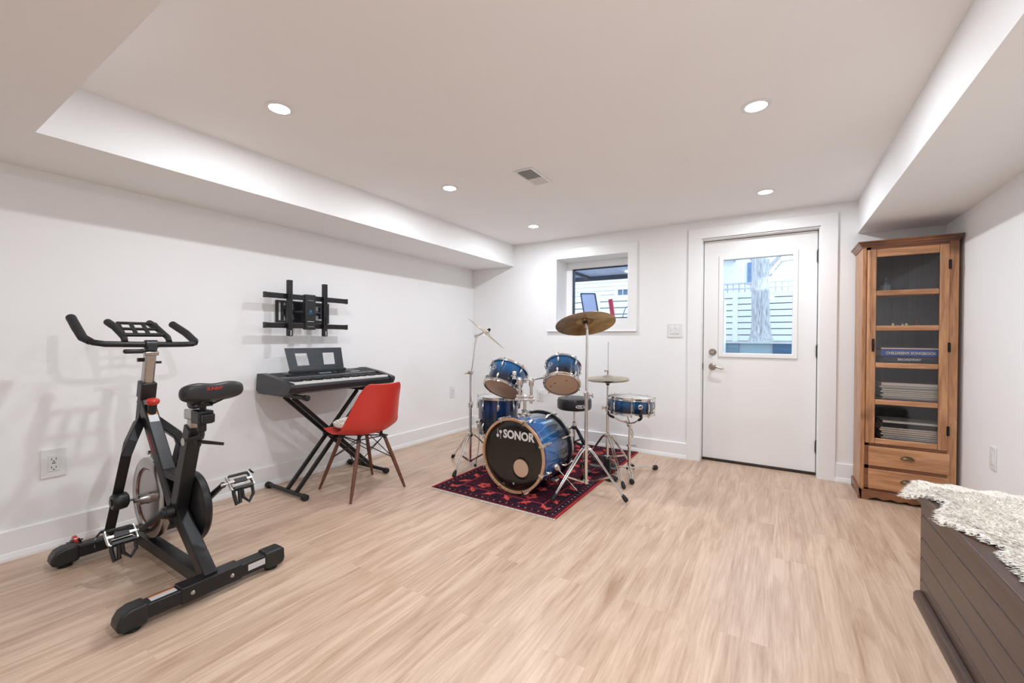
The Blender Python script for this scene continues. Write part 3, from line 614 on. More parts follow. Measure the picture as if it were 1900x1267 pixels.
# spurs
Rinv = R3.transposed()
def wl(p): return Rinv @ (Vector(p) - BC)
for p0, p1 in (((1.895, -1.47, .185), (2.032, -1.40, .016)), ((1.365, -1.44, .185), (1.20, -1.36, .016))):
    a, b = wl(p0), wl(p1); dd = (b - a).normalized(); s_ = BR.p('spur', MB().cyl(a - dd * .01, b, .005, 10), CHROME)
    BR.p('spur_bracket', MB().lathe([(0, -.02), (.022, -.02), (.024, 0), (.016, .018), (.012, .03), (0, .03)], a, dd, 16).sphere(a - dd * .012, .026, 12, 8), CHROME)
    BR.p('spur_tip', MB().cyl(b - dd * .01, b + dd * .006, .008, 8), RUBBER, parent=s_)
cr = MB(); cr.obox(wl((1.905, -1.52, .115)), (1, 0, 0), (0, 0, 1), UPL, .05, .05, .02); BR.p('hoop_lifter', cr, CHROME, bev=.004)

# tom holder on bass drum
PX, PY = 1.640, -1.50
th = T('tom_holder', (PX, PY, .53), 'chrome double tom mount rising from the bass drum', 'drum mount')
th.p('base_plate', MB().lathe([(.040, -.012), (.040, .006), (.030, .012), (.022, .030), (.026, .05), (.018, .056), (0, .056)], (PX, PY, .535), (0, 0, 1), 24).obox((PX, PY, .552), (1, 0, 0), (0, 1, 0), (0, 0, 1), .085, .05, .014), CHROME)
th.p('post', MB().cyl((PX, PY, .53), (PX, PY, .695), .0125, 16), CHROME)
th.p('clamp_block', MB().obox((PX, PY, .665), rt0, fw0, (0, 0, 1), .15, .035, .022).obox((PX, PY, .69), rt0, fw0, (0, 0, 1), .13, .03, .02), CHROME, bev=.006)
for off, top, tgt, nm in ((-.040, .79, (1.447, -1.345, .835), 'l'), (.048, .785, (1.725, -1.305, .822), 'r')):
    b0 = V(PX, PY, .655) + rt0 * off
    th.p('vertical_tube', MB().cyl(b0 - V(0, 0, .02), V(b0.x, b0.y, top), .0115, 14).lathe([(.0115, 0), (.018, 0), (.018, .03), (.0115, .03)], b0, (0, 0, 1), 14).lathe([(.0115, 0), (.019, .003), (.020, .028), (.012, .034)], V(b0.x, b0.y, top - .02), (0, 0, 1), 14), CHROME)
    e = V(b0.x, b0.y, top + .022); tg = Vector(tgt)
    th.p('arm', MB().sphere(e, .021, 14, 10).tube([e, e + (tg - e) * .3 + V(0, 0, .004), tg], .0062, 10), CHROME)
    th.p('wing_screw', MB().cyl(e, e + V(-.02, -.035, .01), .005, 8).obox(e + V(-.022, -.04, .012), rt0, fw0, (0, 0, 1), .034, .006, .012), CHROME, bev=.003)
    th.p('tom_clamp', MB().obox(tg, (tg - e), (0, 0, 1), (tg - e).cross(V(0, 0, 1)), .05, .055, .035).cyl(tg - V(0, 0, .01) - (tg - e).normalized() * .01, tg + V(0, -.045, -.01) - (tg - e).normalized() * .01, .006, 8), CHROME, bev=.008)

# ---- stands
def tripod(t, x, y, hub, bottom, feet, rp=.0125, brz=None, spread=.011, legm=CHROME, footm=RUBBER, double=True, ff=.55):
    c = V(x, y, 0)
    for fx, fy in feet:
        f = V(fx, fy, .012); tp = V(x, y, hub); d = (f - tp); hd_ = V(d.x, d.y, 0).normalized(); sd = V(-hd_.y, hd_.x, 0); tp = tp + hd_ * .022
        mb = MB(); kn = tp + (f - tp) * .12 + V(0, 0, .012)
        for s_ in ((-1, 1) if double else (0,)):
            mb.tube([tp + sd * spread * s_, kn + sd * spread * s_, f + (tp - f) * .10 + sd * (spread * .5) * s_], .0052, 8)
        l_ = t.p('leg', mb, legm)
        m_ = tp + (f - tp) * ff; br = MB()
        b0 = V(x, y, bottom) + hd_ * .02
        for s_ in (-1, 1): br.bar(b0 + sd * .008 * s_, m_ + sd * .008 * s_, .0022, .011, side=sd)
        t.p('brace', br, legm, parent=l_)
        dn = (f - tp).normalized()
        t.p('rubber_foot', MB().tube([f - dn * .055, f - dn * .04, f - dn * .012, f], [.009, .014, .017, .012], 10), footm, parent=l_)
    t.p('leg_collar', MB().lathe([(rp, -.016), (.024, -.016), (.027, 0), (.024, .014), (rp, .02)], (x, y, hub), (0, 0, 1), 18), legm)
    t.p('brace_collar', MB().lathe([(rp, -.012), (.022, -.012), (.022, .012), (rp, .014)], (x, y, bottom), (0, 0, 1), 18), legm)
def wingnut(t, p, d=(1, 0, 0), m_=CHROME, s_=1.):
    p = Vector(p); d = Vector(d).normalized(); u = d.cross(V(0, 0, 1)).normalized()
    t.p('wing_nut', MB().cyl(p, p + d * .022 * s_, .006 * s_, 10).obox(p + d * .026 * s_, (0, 0, 1), u, d, .034 * s_, .006, .011 * s_), m_, bev=.002)
def cymbal_mesh(r, bell=.055, hb=.018, dr=.022):
    pr = [(.006, hb), (bell * .35, hb * .97), (bell * .75, hb * .6), (bell, .002)]
    for k in range(1, 11): q = k / 10; pr.append((bell + (r - bell) * q, .002 - dr * q ** 1.5))
    return pr + [(a, b - .0013) for a, b in reversed(pr)]
# right crash
RCX, RCY = 2.093, -1.400
t = T('cymbal_stand', (RCX, RCY, 0), 'tall straight chrome cymbal stand in front, right of the bass drum', 'stand', 'chrome cymbal stands')
t.p('pole', MB().cyl((RCX, RCY, .088), (RCX, RCY, .715), .0125, 18), CHROME); t.p('upper_pole', MB().cyl((RCX, RCY, .70), (RCX, RCY, 1.19), .0095, 16), CHROME)
t.p('height_clamp', MB().lathe([(.0095, 0), (.019, .0), (.020, .045), (.0105, .05)], (RCX, RCY, .69), (0, 0, 1), 18), CHROME); wingnut(t, (RCX + .018, RCY, .715), (1, .1, 0))
tripod(t, RCX, RCY, .335, .095, [(1.955, -1.662), (2.392, -1.398), (1.95, -1.13)], spread=.012)
cn = V(-.248, .28, .927).normalized(); cc = V(2.098, -1.45, 1.240)
t.p('tilter', MB().tube([(RCX, RCY, 1.185), (RCX, RCY - .012, 1.208), cc - cn * .018, cc + cn * .03], [.0105, .011, .006, .004], 12).lathe([(0, -.004), (.016, -.004), (.016, .004), (0, .004)], (RCX, RCY - .012, 1.205), (1, 0, 0), 16), CHROME)
t.p('felt', MB().lathe([(.004, -.016), (.017, -.016), (.017, -.002), (.004, -.002)], cc, cn, 16), RUBBER)
ob = tag(build('crash_cymbal', MB().lathe(cymbal_mesh(.21), cc + cn * .006, cn, 72), BRONZE, None, cc), 'large brown crash cymbal seen from below, tilted on the straight stand', 'cymbal', 'cymbals of the drum kit')
# left crash (boom)
LX, LY = .985, -1.318
t = T('cymbal_stand', (LX, LY, 0), 'chrome boom cymbal stand at the left of the drum kit', 'stand', 'chrome cymbal stands')
t.p('pole', MB().cyl((LX, LY, .06), (LX, LY, .545), .0125, 18), CHROME); t.p('upper_pole', MB().cyl((LX, LY, .54), (LX, LY, .815), .0095, 16), CHROME)
t.p('height_clamp', MB().lathe([(.0095, 0), (.018, .0), (.019, .04), (.0105, .045)], (LX, LY, .52), (0, 0, 1), 18), CHROME); wingnut(t, (LX + .016, LY - .01, .545), (.7, -.2, .5))
t.p('boom_clamp', MB().cyl((LX - .02, LY, .822), (LX + .02, LY, .822), .017, 14).cyl((LX - .055, LY - .01, .812), (LX - .02, LY, .82), .005, 8), CHROME)
bt = V(1.030, -1.30, 1.140)
t.p('boom_arm', MB().cyl((LX + .004, LY, .80), bt, .0055, 12), CHROME); t.p('boom_tilter', MB().cyl(bt - fw0 * .014, bt + fw0 * .014, .0175, 16).tube([bt, bt + (V(1.092, -1.272, 1.176) - bt) * .6, (1.092, -1.272, 1.176)], [.008, .007, .004], 10), CHROME)
tripod(t, LX, LY, .285, .06, [(.690, -1.205), (1.056, -1.625), (1.22, -1.12)], spread=.010, ff=.52)
e0, e1 = V(1.000, -1.345, 1.287), V(1.233, -1.190, 1.054); cm_ = (e0 + e1) / 2; dv = (e1 - e0).normalized(); vr = (cm_ - co.matrix_world.translation).normalized(); nn = dv.cross(vr).normalized()
if nn.z < 0: nn = -nn
nn = (nn + vr * .03).normalized()
tag(build('crash_cymbal', MB().lathe(cymbal_mesh(.20, .05, .018, .010), cm_, nn, 64), BRASSY, None, cm_), 'thin crash cymbal seen edge-on, high on the left boom stand', 'cymbal', 'cymbals of the drum kit')
t.p('top_felt', MB().lathe([(.004, 0), (.015, 0), (.015, .012), (.010, .014), (.012, .02), (.004, .028)], cm_ + nn * .022, nn, 12), RUBBER); t.p('threaded_rod', MB().cyl(cm_ - nn * .03, cm_ + nn * .052, .0035, 8), CHROME)
# hi-hat
HX, HY = 2.066, -.875; nh = V(0, -.05, 1).normalized(); hz = .796
t = T('hi_hat_stand', (HX, HY, 0), 'chrome hi-hat stand with a foot pedal, right of the throne', 'stand')
t.p('pole', MB().cyl((HX, HY, .15), (HX, HY, .565), .0125, 16), CHROME); t.p('upper_pole', MB().cyl((HX, HY, .55), (HX, HY, hz - .045), .009, 14), CHROME)
t.p('height_clamp', MB().lathe([(.009, 0), (.018, .0), (.019, .04), (.010, .045)], (HX, HY, .53), (0, 0, 1), 16), CHROME); wingnut(t, (HX - .018, HY, .555), (-1, -.3, 0))
t.p('seat_cup', MB().lathe([(.009, -.04), (.012, -.04), (.017, -.02), (.026, -.012), (.026, 0), (0, 0)], (HX, HY, hz - .012), (0, 0, 1), 16), RUBBER)
t.p('pull_rod', MB().cyl((HX, HY, hz - .02), (HX, HY, 1.102), .0032, 8), CHROME)
t.p('clutch', MB().lathe([(.0032, 0), (.014, 0), (.014, .01), (.007, .013), (.009, .03), (.009, .055), (.0032, .06)], (HX, HY, hz + .022), (0, 0, 1), 14), CHROME); wingnut(t, (HX - .007, HY, hz + .065), (-1, 0, 0), s_=.7)
tripod(t, HX, HY, .335, .150, [(2.290, -1.135), (2.21, -.60), (1.80, -.80)], spread=.010, ff=.60)
t.p('footboard', MB().obox((HX - .04, HY + .02, .055), V(-.75, -.6, .18), V(-.6, .75, 0), V(.1, .1, 1), .24, .075, .010), BLACKM, bev=.004)
t.p('heel_plate', MB().obox((HX - .15, HY - .07, .022), V(-.75, -.6, 0), V(-.6, .75, 0), (0, 0, 1), .07, .07, .014), BLACKM, bev=.004)
t.p('pedal_frame', MB().box(HX - .028, HX + .028, HY - .02, HY + .02, .02, .16), BLACKM, bev=.004); t.p('rubber_pad', MB().lathe([(0, 0), (.05, 0), (.055, .008), (.045, .018), (0, .018)], (HX + .07, HY - .10, RZ * 0 + .0085), (0, 0, 1), 20), RUBBER)
for up_, lb, nm in ((.0, 'lower hi-hat cymbal, turned upside down against the upper one', 1), (.010, 'upper hi-hat cymbal with raised bell on the stand right of the crash pole', 0)):
    c0 = V(HX, HY, hz + up_); ax = nh if not nm else -nh
    tag(build('hi_hat_cymbal', MB().lathe(cymbal_mesh(.170, .05, .016, .014), c0 + (nh * .006 if not nm else nh * -.022), ax, 64), BRASSY, None, c0), lb, 'cymbal', 'cymbals of the drum kit')
# snare stand
SX, SY = 2.226, -.800
t = T('snare_stand', (SX, SY, 0), 'chrome snare stand with flat tripod legs and black rubber feet', 'stand')
t.p('pole', MB().cyl((SX, SY, .075), (SX, SY, .26), .0125, 16), CHROME); t.p('upper_pole', MB().cyl((SX, SY, .25), (SX, SY, .42), .0095, 14), CHROME)
t.p('height_clamp', MB().lathe([(.0095, 0), (.020, 0), (.020, .02), (.0105, .025)], (SX, SY, .245), (0, 0, 1), 16).cyl((SX, SY, .257), (SX + .06, SY - .01, .26), .004, 8), CHROME)
t.p('basket_joint', MB().sphere((SX, SY, .425), .022, 14, 10).tube([(SX, SY, .41), (SX - .03, SY - .01, .455)], .008).tube([(SX + .02, SY - .02, .40), (SX + .034, SY - .03, .36), (SX + .034, SY - .03, .33)], [.006, .012, .006], 10), CHROME)
cS = V(2.247, -.848, .527)
for a in (-.85, 2.05, 3.95):
    d = V(cos(a), sin(a), 0); e = cS + d * .178 + V(0, 0, -.012)
    ar = t.p('basket_arm', MB().tube([(SX, SY, .435), V(SX, SY, .44) + (e - V(SX, SY, .44)) * .5 + V(0, 0, -.012), e], [.007, .006, .006], 10), CHROME)
    t.p('rubber_grip', MB().tube([e - d * .03 + V(0, 0, -.016), e + V(0, 0, -.002), e + d * .016 + V(0, 0, .012), e + d * .016 + V(0, 0, .034)], [.010, .011, .009, .007], 10), RUBBER, parent=ar)
t.p('hub', MB().lathe([(0, 0), (.022, 0), (.026, .012), (.022, .028), (.0125, .034)], (SX, SY, .052), (0, 0, 1), 18), CHROME)
for fx, fy in ((2.365, -.500), (2.300, -.975), (2.06, -.70)):
    f = V(fx, fy, .020); c0 = V(SX, SY, .064); d = V(fx - SX, fy - SY, 0).normalized(); sd = V(-d.y, d.x, 0)
    lb = MB()
    for s_ in (-1, 1): lb.tube([c0 + sd * .009 * s_, c0 + (f - c0) * .5 + V(0, 0, .014) + sd * .012 * s_, f - d * .02 + V(0, 0, .004) + sd * .003 * s_], .0045, 8)
    l_ = t.p('leg', lb, CHROME); t.p('rubber_foot', MB().tube([f - d * .03, f - d * .02, f + d * .012, f + d * .02], [.012, .0185, .0195, .013], 12), RUBBER, parent=l_)
# throne
TX, TY = 1.605, -.50
t = T('drum_throne', (TX, TY, 0), 'round black padded drum throne behind the bass drum', 'stool')
t.p('seat', MB().lathe([(0, 0), (.145, 0), (.158, .008), (.163, .03), (.163, .085), (.155, .105), (.13, .112), (0, .112)], (TX, TY, .445), (0, 0, 1), 40), mat('black_vinyl', (.018, .018, .02), .35, noise=.2, nscale=10))
vd = (co.matrix_world.translation - V(TX, TY, 1.12)); vd.z = 0; vd.normalize(); a0 = math.atan2(vd.y, vd.x)
lg = text('PDP', .042, (0, 0, 0), (1, 0, 0), (0, 1, 0), 0, bold=.0012, sx=1.2, shear=.3)
vs = [(a0 + .30 + (v.x - .02) / .1645, v.y) for v in lg.v]; lg.v = [V(TX + .1645 * cos(a), TY + .1645 * sin(a), .476 + z) for a, z in vs]
cres = MB(); n = 16
for i in range(n):
    pass
cp = []
for i in range(17): an = radians(60 + 240 * i / 16); cp.append((.034 * cos(an), .016 * sin(an)))
for i in range(17): an = radians(300 - 240 * i / 16); cp.append((.006 + .028 * cos(an), .010 * sin(an)))
pts = [(a0 + .28 + x_ / .1645, z_ + .491) for x_, z_ in cp]
cres.add([V(TX + .1645 * cos(a), TY + .1645 * sin(a), z) for a, z in pts], [tuple(range(i, i + 2)) + (33 - i - 1, 33 - i) for i in range(16)])
lg.add(cres.v, cres.f)
t.p('logo', lg, WLET, smooth=0)
t.p('post', MB().cyl((TX, TY, .12), (TX, TY, .30), .014, 14).cyl((TX, TY, .28), (TX, TY, .45), .0105, 14), CHROME)
t.p('clamp', MB().lathe([(.0105, 0), (.021, .0), (.021, .035), (.012, .04)], (TX, TY, .285), (0, 0, 1), 14).cyl((TX, TY, .43), (TX + .05, TY - .04, .43), .008, 8), CHROME)
tripod(t, TX, TY, .27, .13, [(1.86, -.62), (1.40, -.67), (1.59, -.20)], legm=BLACKM, spread=.008, ff=.6)
# bass pedal
t = T('bass_pedal', (1.70, -1.12, RZ), 'black bass drum pedal behind the bass drum on the rug', 'pedal')
t.p('footboard', MB().obox((1.70, -1.02, .06), (1, 0, 0), (0, 1, -.25), (0, .25, 1), .08, .26, .01), BLACKM, bev=.003); t.p('base', MB().box(1.655, 1.745, -1.20, -.84, RZ, RZ + .01), BLACKM, bev=.002)
t.p('uprights', MB().box(1.65, 1.662, -1.17, -1.14, RZ + .01, .20).box(1.738, 1.75, -1.17, -1.14, RZ + .01, .20).cyl((1.65, -1.155, .19), (1.75, -1.155, .19), .008, 10), CHROME)
t.p('beater', MB().cyl((1.70, -1.155, .19), (1.70, -1.11, .36), .004, 8).sphere((1.70, -1.11, .37), .026, 14, 10, (1, .8, 1)), CHROME)
for o_ in list(COL.objects):
    if o_.parent is None and (o_.name.split('.')[0] in ('drum_throne',) or o_.get('label', '').startswith('tall straight')): o_.location.z += .0072
# ================================================================== EXERCISE BIKE (forward = -x, middle plane y = YM)
YM = -3.39
B = T('exercise_bike', (.75, YM, 0), 'black spinning exercise bike with silver flywheel and red knob', 'exercise bike')
SILV = mat('satin_silver', (.50, .48, .46), .3, 1, noise=.15, nscale=25)
FLY = mat('flywheel_steel', (.46, .43, .41), .22, 1, noise=.15, nscale=10)
STICK = mat('warning_sticker', (.62, .62, .64), .5, noise=.08, nscale=90); ORNG = mat('orange_print', (.75, .25, .06), .5, noise=.1)
def stabilizer(xc, y0, y1, capl, nm):
    s_ = B.p(nm, MB().box(xc - .032, xc + .032, y0 + .07, y1 - .07, .030, .088), BLACK, bev=.006)
    for a, b, sg in ((y0, y0 + capl, 1), (y1 - capl, y1, -1)):
        pr = []
        if sg > 0: pr = [(b, .022), (b, .096), (a + .045, .096), (a + .018, .085), (a + .004, .062), (a, .040), (a + .006, .024), (a + .02, .016), (b - .02, .016)]
        else: pr = [(a, .022), (a + .02, .016), (b - .02, .016), (b - .006, .024), (b, .040), (b - .003, .085), (b - .012, .096), (a, .096)]
        B.p('end_cap', MB().prism([(p_[0], p_[1]) for p_ in pr], (xc - .038, 0, 0), (0, 1, 0), (0, 0, 1), .076), PLAST, parent=s_, bev=.010, seg=3)
        yc = a + .055 if sg > 0 else b - .05
        B.p('foot', MB().lathe([(0, 0), (.026, 0), (.028, .006), (.022, .014), (.012, .022), (0, .022)], (xc, yc, 0), (0, 0, 1), 18), RUBBER, parent=s_)
    return s_
rs_ = stabilizer(1.168, -3.705, -3.078, .095, 'rear_stabilizer'); fs_ = stabilizer(.318, -3.715, -3.085, .10, 'front_stabilizer')
B.p('mounting_sleeve', MB().box(1.132, 1.204, YM - .115, YM + .115, .028, .094), BLACK, parent=rs_, bev=.004)
for dy in (-.075, .075): B.p('bolt', MB().lathe([(0, .004), (.006, .004), (.009, 0), (0, 0)], (1.204, YM + dy, .060), (1, 0, 0), 16), SILV, parent=rs_)
def stick(o, ux, uy, w_, h_, par, of=.25):
    o, ux, uy = Vector(o), Vector(ux).normalized(), Vector(uy).normalized(); n = ux.cross(uy)
    mb = MB(); mb.obox(o + uy * (-of * h_ / 2), ux, uy, n, w_, h_ * (1 - of), .0008); mb.cm = 1; mb.obox(o + uy * (h_ / 2 - of * h_ / 2), ux, uy, n, w_, h_ * of, .0008)
    return B.p('sticker', mb, [STICK, ORNG], parent=par)
stick((1.168, -3.555, .0886), (0, 1, 0), (-1, 0, 0), .085, .038, rs_); stick((1.20, -3.205, .062), (0, 1, 0), (0, 0, 1), .085, .028, rs_, .02)
B.p('base_beam', MB().box(.345, 1.14, YM - .027, YM + .027, .034, .088), BLACK, bev=.004)
def fbar(nm, p, q, w_, h_, bev=.006, mats=BLACK, parent=None): return B.p(nm, MB().bar(p, q, w_, h_), mats, bev=bev, parent=parent)
fbar('rear_leg', (.862, YM, .300), (1.168, YM, .075), .052, .062)
dt = fbar('down_tube', (.432, YM, .800), (.850, YM, .300), .056, .066)
fbar('seat_tube', (.850, YM, .290), (1.012, YM, .715), .056, .066)
B.p('gusset', MB().bar((.715, YM, .462), (.915, YM, .462), .052, .035), BLACK, bev=.004)
dd = (V(.850, YM, .300) - V(.432, YM, .800)).normalized(); nrm = V(-dd.z, 0, dd.x); nrm = nrm if nrm.z > 0 else -nrm
stick(V(.432, YM, .800) + dd * .145 + nrm * .0338, (0, 1, 0), -dd, .040, .058, dt, .3)
sd_ = text('SUNNY', .035, V(.432, YM, .80) + dd * .22 - nrm * .012 + V(0, -.0285, 0), dd, nrm, .0006, bold=.001); B.p('logo', sd_, mat('red_print', (.55, .03, .03), .5), parent=dt, smooth=0)
# fork: two legs around the flywheel
for sg, nm in ((-1, 'fork'), (1, 'fork')):
    yk = YM + sg * .112
    p0, p1, p2 = V(.500, YM + sg * .022, .672), V(.592, yk, .582) , V(.318, yk, .088)
    p0 = V(.47, YM + sg * .03, .685)
    f_ = MB(); f_.bar(p0, p1, .040, .030, side=(0, 1, 0)); f_.bar(p1 + (p1 - p2).normalized() * .012, p2, .034, .046, side=(0, 1, 0))
    f_ = MB().tube([p0, p1 + (p0 - p1).normalized() * .035, p1 + (p2 - p1).normalized() * .035, p2], .0285, 4)
    fk = B.p('fork_leg', f_, BLACK, bev=.004, smooth=30)
    ax_ = V(.478, yk, .300)
    B.p('axle_cover', MB().lathe([(0, -.03), (.034, -.03), (.040, -.022), (.042, .0), (.040, .024), (.030, .032), (0, .032)], ax_, (0, 1, 0), 28), PLAST, parent=fk)
    B.p('axle_nut', MB().lathe([(0, 0), (.017, 0), (.017, .006), (0, .006)], ax_ + V(0, sg * .030, 0), (0, sg, 0), 6), BLACKM, parent=fk)
# flywheel
fc = (.525, YM, .296)
fw_ = B.p('flywheel', MB().lathe([(.0, -.014), (.150, -.011), (.153, -.019), (.196, -.019), (.203, -.015), (.203, .015), (.196, .019), (.153, .019), (.150, .011), (0, .014)], fc, (0, 1, 0), 96), FLY)
B.p('hub', MB().lathe([(0, -.070), (.012, -.070), (.012, -.055), (.026, -.052), (.028, -.02), (.032, -.012), (.032, .012), (.028, .02), (.026, .052), (.012, .055), (.012, .07), (0, .07)], fc, (0, 1, 0), 28), SILV, parent=fw_)
B.p('axle', MB().cyl((fc[0] - .03, YM - .10, fc[2]), (fc[0] - .03, YM + .10, fc[2]), .007, 10), SILV, parent=fw_)
B.p('red_ring', MB().lathe([(.140, -.0125), (.146, -.0125), (.146, -.0118), (.140, -.0118)], fc, (0, 1, 0), 64, close=True), mat('dark_red_paint', (.25, .02, .02), .4), parent=fw_)
B.p('brake_pad', MB().obox((.60, YM, .515), (.94, 0, -.34), (0, 1, 0), (.34, 0, .94), .07, .035, .03), mat('grey_felt', (.35, .34, .32), .8, noise=.2), bev=.004)
B.p('brake_bracket', MB().bar((.585, YM, .525), (.60, YM, .61), .03, .012).cyl((.565, YM - .03, .535), (.565, YM + .03, .535), .01, 10), CHROME, bev=.002)
# crank, guard
BBc = V(.865, YM, .308)
B.p('chain_guard', MB().lathe([(0, .030), (.10, .030), (.155, .034), (.166, .040), (.166, .062), (.158, .072), (.05, .078), (0, .078)], BBc, (0, 1, 0), 64).prism([(.0, -.10), (-.34, -.055), (-.34, .055), (0, .14)], BBc + V(0, .064, 0), (1, 0, 0), (0, 0, 1), .030), BLACK, smooth=30)
B.p('front_gusset', MB().prism([(-.05, .03), (.03, .02), (-.02, -.075), (-.10, -.03)], BBc + V(0, .026, 0), (1, 0, 0), (0, 0, 1), .052), BLACK)
bb = MB().lathe([(0, -.062), (.022, -.062), (.030, -.056), (.030, -.028), (0, -.028)], BBc, (0, 1, 0), 24); B.p('crank_bearing', bb, PLAST)
for sg, end in ((-1, V(.693, YM - .088, .205)), (1, V(1.030, YM + .112, .420))):
    st = BBc + V(0, sg * (.060 if sg < 0 else .088), 0)
    ck = MB().tube([st, st + (end - st) * .12 + V(0, sg * .012, 0), st + (end - st) * .9, end], [.019, .0165, .0125, .015], 12); ck.lathe([(0, -.012), (.024, -.012), (.024, .008), (.014, .013), (0, .013)], st, (0, sg, 0), 20)
    ck = B.p('crank_arm', ck, BLACKM)
    pc_ = end + V(0, sg * .075, 0)
    # the platform hangs from the spindle, turned towards the rear
    ax = V(0, 1, 0); px_ = V(.80, 0, -.60).normalized() if sg < 0 else V(.75, 0, -.66).normalized(); nz_ = ax.cross(px_)
    pm = MB(); L1, W1 = .108, .082
    def loop(l, w2, c_, r_): 
        pts = []
        for sx_, sy_ in ((-1, -1), (1, -1), (1, 1), (-1, 1)):
            for q in range(4):
                a = math.atan2(sy_, sx_) - pi / 4 + q * pi / 6
                pts.append(c_ + ax * (sx_ * (l / 2 - .012) + .012 * cos(a)) + px_ * (sy_ * (w2 / 2 - .012) + .012 * sin(a)))
        return pts
    pm.tube(loop(L1, W1, pc_, 0), .0036, 8, closed=True)
    pm.obox(pc_, ax, px_, nz_, L1, .012, .017)
    for e_ in (-.5, .5): pm.obox(pc_ + ax * (L1 * .93 * e_), ax, px_, nz_, .006, W1 - .004, .012)
    for e_ in (-1, 1): pm.tube(loop(L1 * .78, W1 * .30, pc_ + px_ * (.0235 * e_) + nz_ * .004, 0), .0022, 6, closed=True)
    pd = B.p('pedal', pm, mat('cast_aluminium', (.62, .61, .60), .3, 1, noise=.15, nscale=30), bev=.0015)
    rm = MB(); rm.tube(loop(L1 - .010, W1 - .010, pc_, 0), .0065, 8, closed=True); rm.obox(pc_ - nz_ * .003, ax, px_, nz_, L1 * .5, .022, .014)
    B.p('pedal_body', rm, PLAST, parent=pd)
    B.p('spindle', MB().cyl(end - ax * sg * .012, pc_, .0075, 12), CHROME, parent=pd)
    cg = MB(); dn = (px_ * .35 + V(0, 0, -1)).normalized()
    b_ = pc_ + px_ * (W1 / 2) 
    cg.obox(b_ + nz_ * -.004, ax, px_, nz_, .085, .014, .02)
    cg.tube([b_ + ax * .04, b_ + ax * .042 + dn * .04, b_ + ax * .02 + dn * .072, b_ + ax * -.004 + dn * .045, b_ + ax * -.006], .0075, 8)
    cg.tube([b_ - ax * .018, b_ - ax * .020 + dn * .065, b_ - ax * .036 + dn * .070, b_ - ax * .044 + dn * .02, b_ - ax * .044], .0085, 8)
    B.p('toe_cage', cg, PLAST, parent=pd)
    B.p('strap', MB().tube([pc_ + ax * .045 - px_ * .02, pc_ + ax * (.060 if sg > 0 else -.062) - px_ * .045 + V(0, 0, .0), pc_ + ax * (.075 if sg > 0 else -.08) - px_ * .035 + V(0, 0, -.01)], [.004, .007, .004], 6), PLAST, parent=pd)
# head: sleeve, post, bars
B.p('head_tube', MB().prism([(.395, .655), (.452, .655), (.505, .862), (.462, .868)][::-1], (0, YM + .03, 0), (1, 0, 0), (0, 0, 1), .06) if 0 else MB().bar((.418, YM, .668), (.468, YM, .865), .058, .056), BLACK, bev=.008)
B.p('sleeve', MB().bar((.452, YM, .80), (.474, YM, .885), .066, .064), PLAST, bev=.006)
B.p('handlebar_post', MB().bar((.465, YM, .86), (.508, YM, 1.045), .046, .048), SILV, bev=.010)
B.p('post_cap', MB().bar((.500, YM, 1.030), (.506, YM, 1.05), .058, .066), SILV, bev=.004)
B.p('post_pin', MB().cyl((.49, YM + .02, .985), (.50, YM + .05, .985), .0065, 10).cyl((.485, YM - .045, 1.0), (.485, YM - .02, 1.0), .010, 10), PLAST)
kb = B.p('resistance_stem', MB().cyl((.520, YM, .700), (.538, YM, .772), .019, 20), PLAST)
B.p('resistance_knob', MB().lathe([(0, 0), (.016, 0), (.026, .008), (.030, .018), (.030, .026), (.022, .034), (.010, .037), (0, .037)], (.537, YM, .768), (.12, 0, 1), 12), REDP)
FOAM = mat('black_foam_grip', (.022, .022, .022), .7, noise=.2, nscale=60, bump=.2, bscale=200)
hb = MB(); yl, yr = -3.63, -3.19
hb.tube([(.30, -3.635, 1.208), (.40, -3.637, 1.158), (.475, -3.632, 1.108), (.508, -3.605, 1.090), (.515, -3.565, 1.082), (.517, -3.39, 1.078), (.515, -3.25, 1.078), (.508, -3.205, 1.080), (.480, -3.180, 1.092), (.40, -3.196, 1.140), (.30, -3.222, 1.188)], .0145, 14)
hbo = B.p('handlebar', hb, BLACK)
for pts in ([(.295, -3.635, 1.210), (.40, -3.637, 1.158), (.470, -3.632, 1.112), (.50, -3.612, 1.094)], [(.295, -3.223, 1.190), (.40, -3.196, 1.140), (.475, -3.182, 1.095), (.498, -3.192, 1.085)]):
    B.p('foam_grip', MB().tube(pts, [.0195, .0195, .0185, .0165], 16), FOAM, parent=hbo)
B.p('bar_clamp', MB().cyl((.516, YM - .026, 1.078), (.516, YM + .026, 1.078), .024, 18).box(.490, .540, YM - .02, YM + .02, 1.045, 1.078), BLACKM, bev=.004)
B.p('clamp_knob', MB().obox((.52, YM - .07, 1.045), (0, 1, 0), (1, 0, 0), (0, 0, 1), .08, .026, .022), PLAST, bev=.008)
for ya, yb_ in ((-3.485, -3.505), (-3.305, -3.335)):
    B.p('aero_grip', MB().tube([(.512, ya - .006, 1.092), (.475, ya, 1.115), (.42, yb_, 1.165), (.385, yb_, 1.175), (.335, yb_ - .005, 1.192)], [.013, .014, .0155, .0175, .0175], 14), FOAM, parent=hbo)
tr_ = MB(); ta, tb_ = V(.475, 0, 1.128), V(.385, 0, 1.188)
def tp(f, y): p_ = ta + (tb_ - ta) * f; return V(p_.x, y, p_.z)
tdir = (tb_ - ta).normalized()
for f in (0, .5, 1): tr_.bar(tp(f, -3.49), tp(f, -3.325), .012 if f else .02, .012, side=tdir)
for y in (-3.485, -3.435, -3.385, -3.33): tr_.bar(tp(0, y), tp(1, y), .018, .008, side=(0, 1, 0))
B.p('tablet_tray', tr_, PLAST, bev=.002, parent=hbo)
